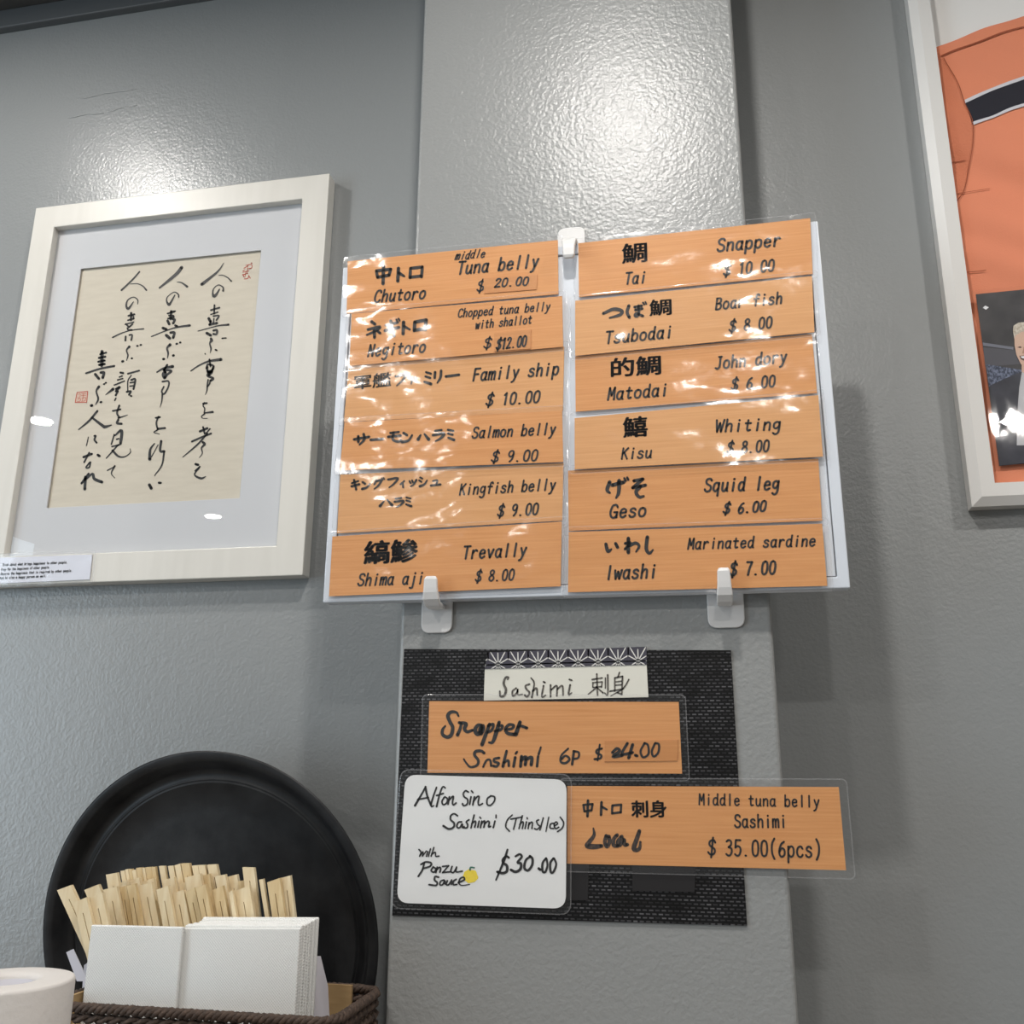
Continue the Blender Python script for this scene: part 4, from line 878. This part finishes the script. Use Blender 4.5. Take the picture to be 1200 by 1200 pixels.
# napkins
def napkin(label, TL, TR, BLx, BRx, Y, th, z0, lean=0, grp='white napkins in the basket'):
    """folded napkin standing on its edge; TL, TR photo points of the front top corners"""
    a = at(*TL, Y); b = at(*TR, Y); zt = (a[2]+b[2])/2
    t = (a[0]+b[0])/2
    rnd = random.Random(label)
    mb = MB(); nx, nz = 12, 8; x0, x1 = a[0], b[0]
    f = lambda u, v: (x0+(x1-x0)*u, Y+.0002*math.sin(9*u+rnd_ph)*v+lean*(v-1)+.0002*math.sin(5*v), z0+(a[2]+(b[2]-a[2])*u-z0)*v)
    rnd_ph = rnd.uniform(0, 6)
    front = [[f(i/nx, j/nz) for i in range(nx+1)] for j in range(nz+1)]
    vs = []; fs = []
    for lay in (0, th):
        for row in front: vs += [(p[0], p[1]+lay, p[2]) for p in row]
    N = (nx+1)*(nz+1); g = lambda i, j, l: l*N+j*(nx+1)+i
    for j in range(nz):
        for i in range(nx):
            fs.append((g(i, j, 0), g(i+1, j, 0), g(i+1, j+1, 0), g(i, j+1, 0))); fs.append((g(i, j, 1), g(i, j+1, 1), g(i+1, j+1, 1), g(i+1, j, 1)))
    for i in range(nx):
        fs.append((g(i, nz, 0), g(i+1, nz, 0), g(i+1, nz, 1), g(i, nz, 1))); fs.append((g(i, 0, 0), g(i, 0, 1), g(i+1, 0, 1), g(i+1, 0, 0)))
    for j in range(nz):
        fs.append((g(0, j, 0), g(0, j+1, 0), g(0, j+1, 1), g(0, j, 1))); fs.append((g(nx, j, 0), g(nx, j, 1), g(nx, j+1, 1), g(nx, j+1, 0)))
    mb.add(vs, fs)
    o = solo('paper_napkin', mb, M_napkin, label, 'napkin', ((x0+x1)/2, Y+th/2, z0), grp, bevel=min(.0012, th*.3))
    return o
napkin('white embossed napkin at the left, its left half in view beside the thick stack', (107, 1084), (214.5, 1086.5), 0, 0, .972, .0045, KF)
ORD = ['front', 'second', 'third', 'fourth', 'fifth', 'sixth', 'seventh']
tops = [(213.5, 1087.5, 352), (217, 1084, 354.5), (219, 1083, 358), (226, 1081.5, 361.5), (233, 1079.5, 364.5), (236, 1077, 369), (237.5, 1075, 373)]
yy = .9775
for i, (lx, ty, rx) in enumerate(tops):
    th = (.0052, .0045, .005, .0042, .0055, .005, .0045)[i]
    napkin('white embossed napkin, %s from the front in the thick right-hand stack' % ('first' if i == 0 else ORD[i]), (lx, ty), (rx, ty+(.4 if i else .2)), 0, 0, yy, th, KF)
    yy += th+.0005

# paper sleeve around the chopsticks
sa, sb = at(77.5, 1116, 1.058), at(374.5, 1121, 1.058); sc_, sd = at(97, 1176, 1.058), at(383, 1156, 1.058)
slv = thing('paper_sleeve', 'lilac-white open paper sleeve around the foot of the chopsticks', 'paper sleeve', ((sc_[0]+sd[0])/2, 1.04, KF))
def slab(q, t): return MB().prism(q, t)
def down(p, q_, z): k = (z-p[2])/(q_[2]-p[2]); return p+(q_-p)*k
zb2 = KF+.001
xl2 = max(down(sa, sc_, zb2)[0], kx0+T+.003); xr2 = min(down(sb, sd, zb2)[0], kx1-T-.003)
bl = v3(kx0+T+.003, 1.0605, KF+.002); br_ = v3(xr2, 1.0605, KF+.002)
ml = v3(kx0+T+.003, 1.0605, sc_[2]); mr = v3(min(sd[0], kx1-T-.003), 1.0605, sd[2])
part('back_sheet', MB().prism([v3(kx0+T+.003, 1.0605, sa[2]), v3(sb[0], 1.0605, sb[2]), mr, br_, bl, ml], .0006), M_sleeve, slv)
fa, fb = at(98.5, 1131, 1.022), at(106, 1126, 1.022)
part('front_sheet', MB().prism([fa, v3(fb[0], fb[1], fb[2]), v3(fb[0]+.004, 1.022, KF+.002), v3(fa[0]+.008, 1.022, KF+.002)], .0006), M_sleeve, slv)

part('side_sheet', MB().prism(quad(Z0, [(77.5, 1116), (86, 1112), (103.5, 1150), (102, 1150), (90, 1150)], 1.004), .0006), M_sleeve, slv)
# chopsticks: one joined bamboo pair each; (left x, left y, right x, right y of the top edge, lean, row depth)
def chop(label, x0, y0, x1, y1, lean, Y, tan=False, tilt=0, L=None, wl=None):
    lean += (640-x0)/4250      # the reading's lean is against the photo's vertical
    a, b = at(x0, y0, Y), at(x1, y1, Y); wd = np.linalg.norm(b-a); u = (b-a)/wd
    if wl is not None: lean = wl
    lean = max(lean, (kx0+T+.004-a[0])/max(a[2]-kz-.006, .02))      # clears the basket and box on its way down
    s = v3(lean, tilt, -1.0); s /= np.linalg.norm(s)
    zend = KF+.002; Ln = (a[2]-zend)/-s[2]
    if a[0]+s[0]*Ln > kx1-T-wd-.002: s = v3((kx1-T-wd-.004-a[0])/(a[2]-zend), tilt, -1.0); s /= np.linalg.norm(s); Ln = (a[2]-zend)/-s[2]
    th = .0048; d = v3(0, th, 0); sq_ = .014; mb = MB()
    taper = .80
    def bar(l0, r0, l1, r1, s0, s1, nk=.0):
        A, B_, C_, D_ = a+u*l0+s*s0, a+u*r0+s*s0, a+u*r1+s*s1, a+u*l1+s*s1
        mb.add([A, B_, C_, D_, A+d, B_+d, C_+d, D_+d], [(0, 3, 2, 1), (4, 5, 6, 7), (0, 1, 5, 4), (1, 2, 6, 5), (2, 3, 7, 6), (3, 0, 4, 7)])
    g = .0005; h = wd/2
    if wd > .008:
        bar(0, wd, 0, wd, 0, sq_); bar(0, h-g, (1-taper)*h*.5, h-g, sq_, Ln); bar(h+g, wd, h+g, wd-(1-taper)*h*.5, sq_, Ln)
    else: bar(0, wd, 0, wd, 0, Ln)
    e = a+u*h+s*Ln
    solo('bamboo_chopsticks', mb, M_bamboo2 if tan else M_bamboo, label, 'chopsticks', e, 'bamboo chopsticks in the basket')
front = [(86, 1058, 101, 1051.5, .31), (104, 1052.7, 119.5, 1046, .27), (120.7, 1042.7, 136.7, 1038.7, .24), (138, 1041, 148, 1037.5, .22, 1), (148.5, 1038, 158, 1035.5, .22, 1), (162, 1038, 177.3, 1034, .235), (183.3, 1042.7, 197, 1038, .22), (200, 1047, 215, 1043, .22)]
NUM = ['first', 'second', 'third', 'fourth', 'fifth', 'sixth', 'seventh', 'eighth', 'ninth', 'tenth', 'eleventh', 'twelfth', 'thirteenth', 'fourteenth', 'fifteenth', 'sixteenth', 'seventeenth', 'eighteenth']
chop('joined bamboo chopsticks leaning out at the far left of the bundle', 66.7, 1043.3, 82.7, 1037.3, .36, .996)
for i, f in enumerate(front):
    chop('joined bamboo chopsticks, %s from the left in the front row above the napkins' % NUM[i], *f[:5], (.9845 if i < 2 else 1.0154)+.0056*(i % 2), len(f) > 5)
right = [(217, 1045, 228, 1040, .27, 1), (229, 1040, 240.5, 1036, .25, 1), (249, 1043, 261, 1038, .22, 1), (268, 1046, 272, 1043, .2), (274, 1045, 292, 1037.5, .19)]
for i, f in enumerate(right):
    chop('joined bamboo chopsticks, %s from the left in the front row behind the thick napkin stack' % NUM[i], *f[:5], 1.0154+.0056*((i+1) % 2), len(f) > 5)
chop('tallest bamboo chopsticks of the right half, standing clear of the others', 284, 1016.5, 297.5, 1017, .14, 1.034)
chop('thin edge-on bamboo chopsticks just right of the tall pair', 303.5, 1031, 308, 1030, .19, 1.029)
chop('wide bamboo chopsticks second from the right end of the bundle', 313, 1034, 327.5, 1029, .17, 1.026, True)
chop('bamboo chopsticks at the right end of the bundle', 328.5, 1029, 340, 1026, .14, 1.0318)
middle = [(98.7, 1043, 115, 1036.5, .2), (137, 1036, 151, 1030.5, .2), (152, 1032.5, 163, 1028, .2), (164, 1034, 180, 1029, .2), (190.7, 1031.5, 204, 1028, .18), (206, 1037, 228, 1031, .16), (216.5, 1028.5, 234.5, 1024, .15), (236.7, 1026, 245, 1024, .14, 1), (251.7, 1027, 263.7, 1024.7, .13), (264.5, 1028, 277.5, 1024.7, .12), (278.5, 1033, 291, 1031, .12, 1)]
for i, f in enumerate(middle):
    chop('joined bamboo chopsticks, %s from the left in the middle row of the bundle' % NUM[i], *f[:5], 1.0346 if i == 0 else 1.0405+.0056*(i % 2), len(f) > 5, wl=.32)
back = [(124, 1025, 137, 1022.7, .16), (141, 1020.7, 146, 1020, .15), (146.5, 1019, 150, 1018.3, .15), (150.5, 1018.7, 154.2, 1018.3, .15, 1), (154.7, 1020, 159, 1019, .14), (159.3, 1017.3, 166, 1016.6, .14, 1), (166.5, 1017.3, 169.5, 1017, .13), (170, 1016.6, 177, 1016, .13, 1), (177.3, 1016.6, 181.5, 1015.6, .13, 1), (186, 1015, 192.5, 1015, .12), (196.7, 1015, 203, 1014.7, .11), (204.5, 1014, 211, 1012, .11), (212, 1012, 221.7, 1011.7, .1, 1), (224.7, 1014.5, 231.6, 1014, .1), (232, 1014, 239.7, 1013.8, .09), (242.7, 1013.5, 253.7, 1013, .08)]
for i, f in enumerate(back):
    chop('bamboo chopsticks, %s from the left in the back row against the black tray' % NUM[i], *f[:5], 1.0535 if i else 1.0288, len(f) > 5, wl=.33)

# paper towel roll at the lower left
rx, ry = at(8, 1147.5, .80)[:2]; rz = at(8, 1147.5, .80)[2]; RR = 75/FPX*.80*1.02
M = Matrix.Translation((rx, .80, ZC))
H = rz-ZC
roll = thing('paper_towel_roll', 'white paper towel roll standing at the picture\'s lower left corner', 'paper roll', (rx, .80, ZC))
part('paper', MB().lathe([(.0235, 0), (RR-.001, 0), (RR, .003), (RR, H-.003), (RR-.001, H-.0006), (RR-.003, H), (.030, H+.0005), (.0255, H-.0005), (.0235, H-.003)], M, 96, True), M_towel, roll, smooth=True)
part('cardboard_core', MB().lathe([(.0215, .001), (.0235, .001), (.0235, H-.004), (.0215, H-.004)], M, 64, True), M_core, roll, smooth=True)
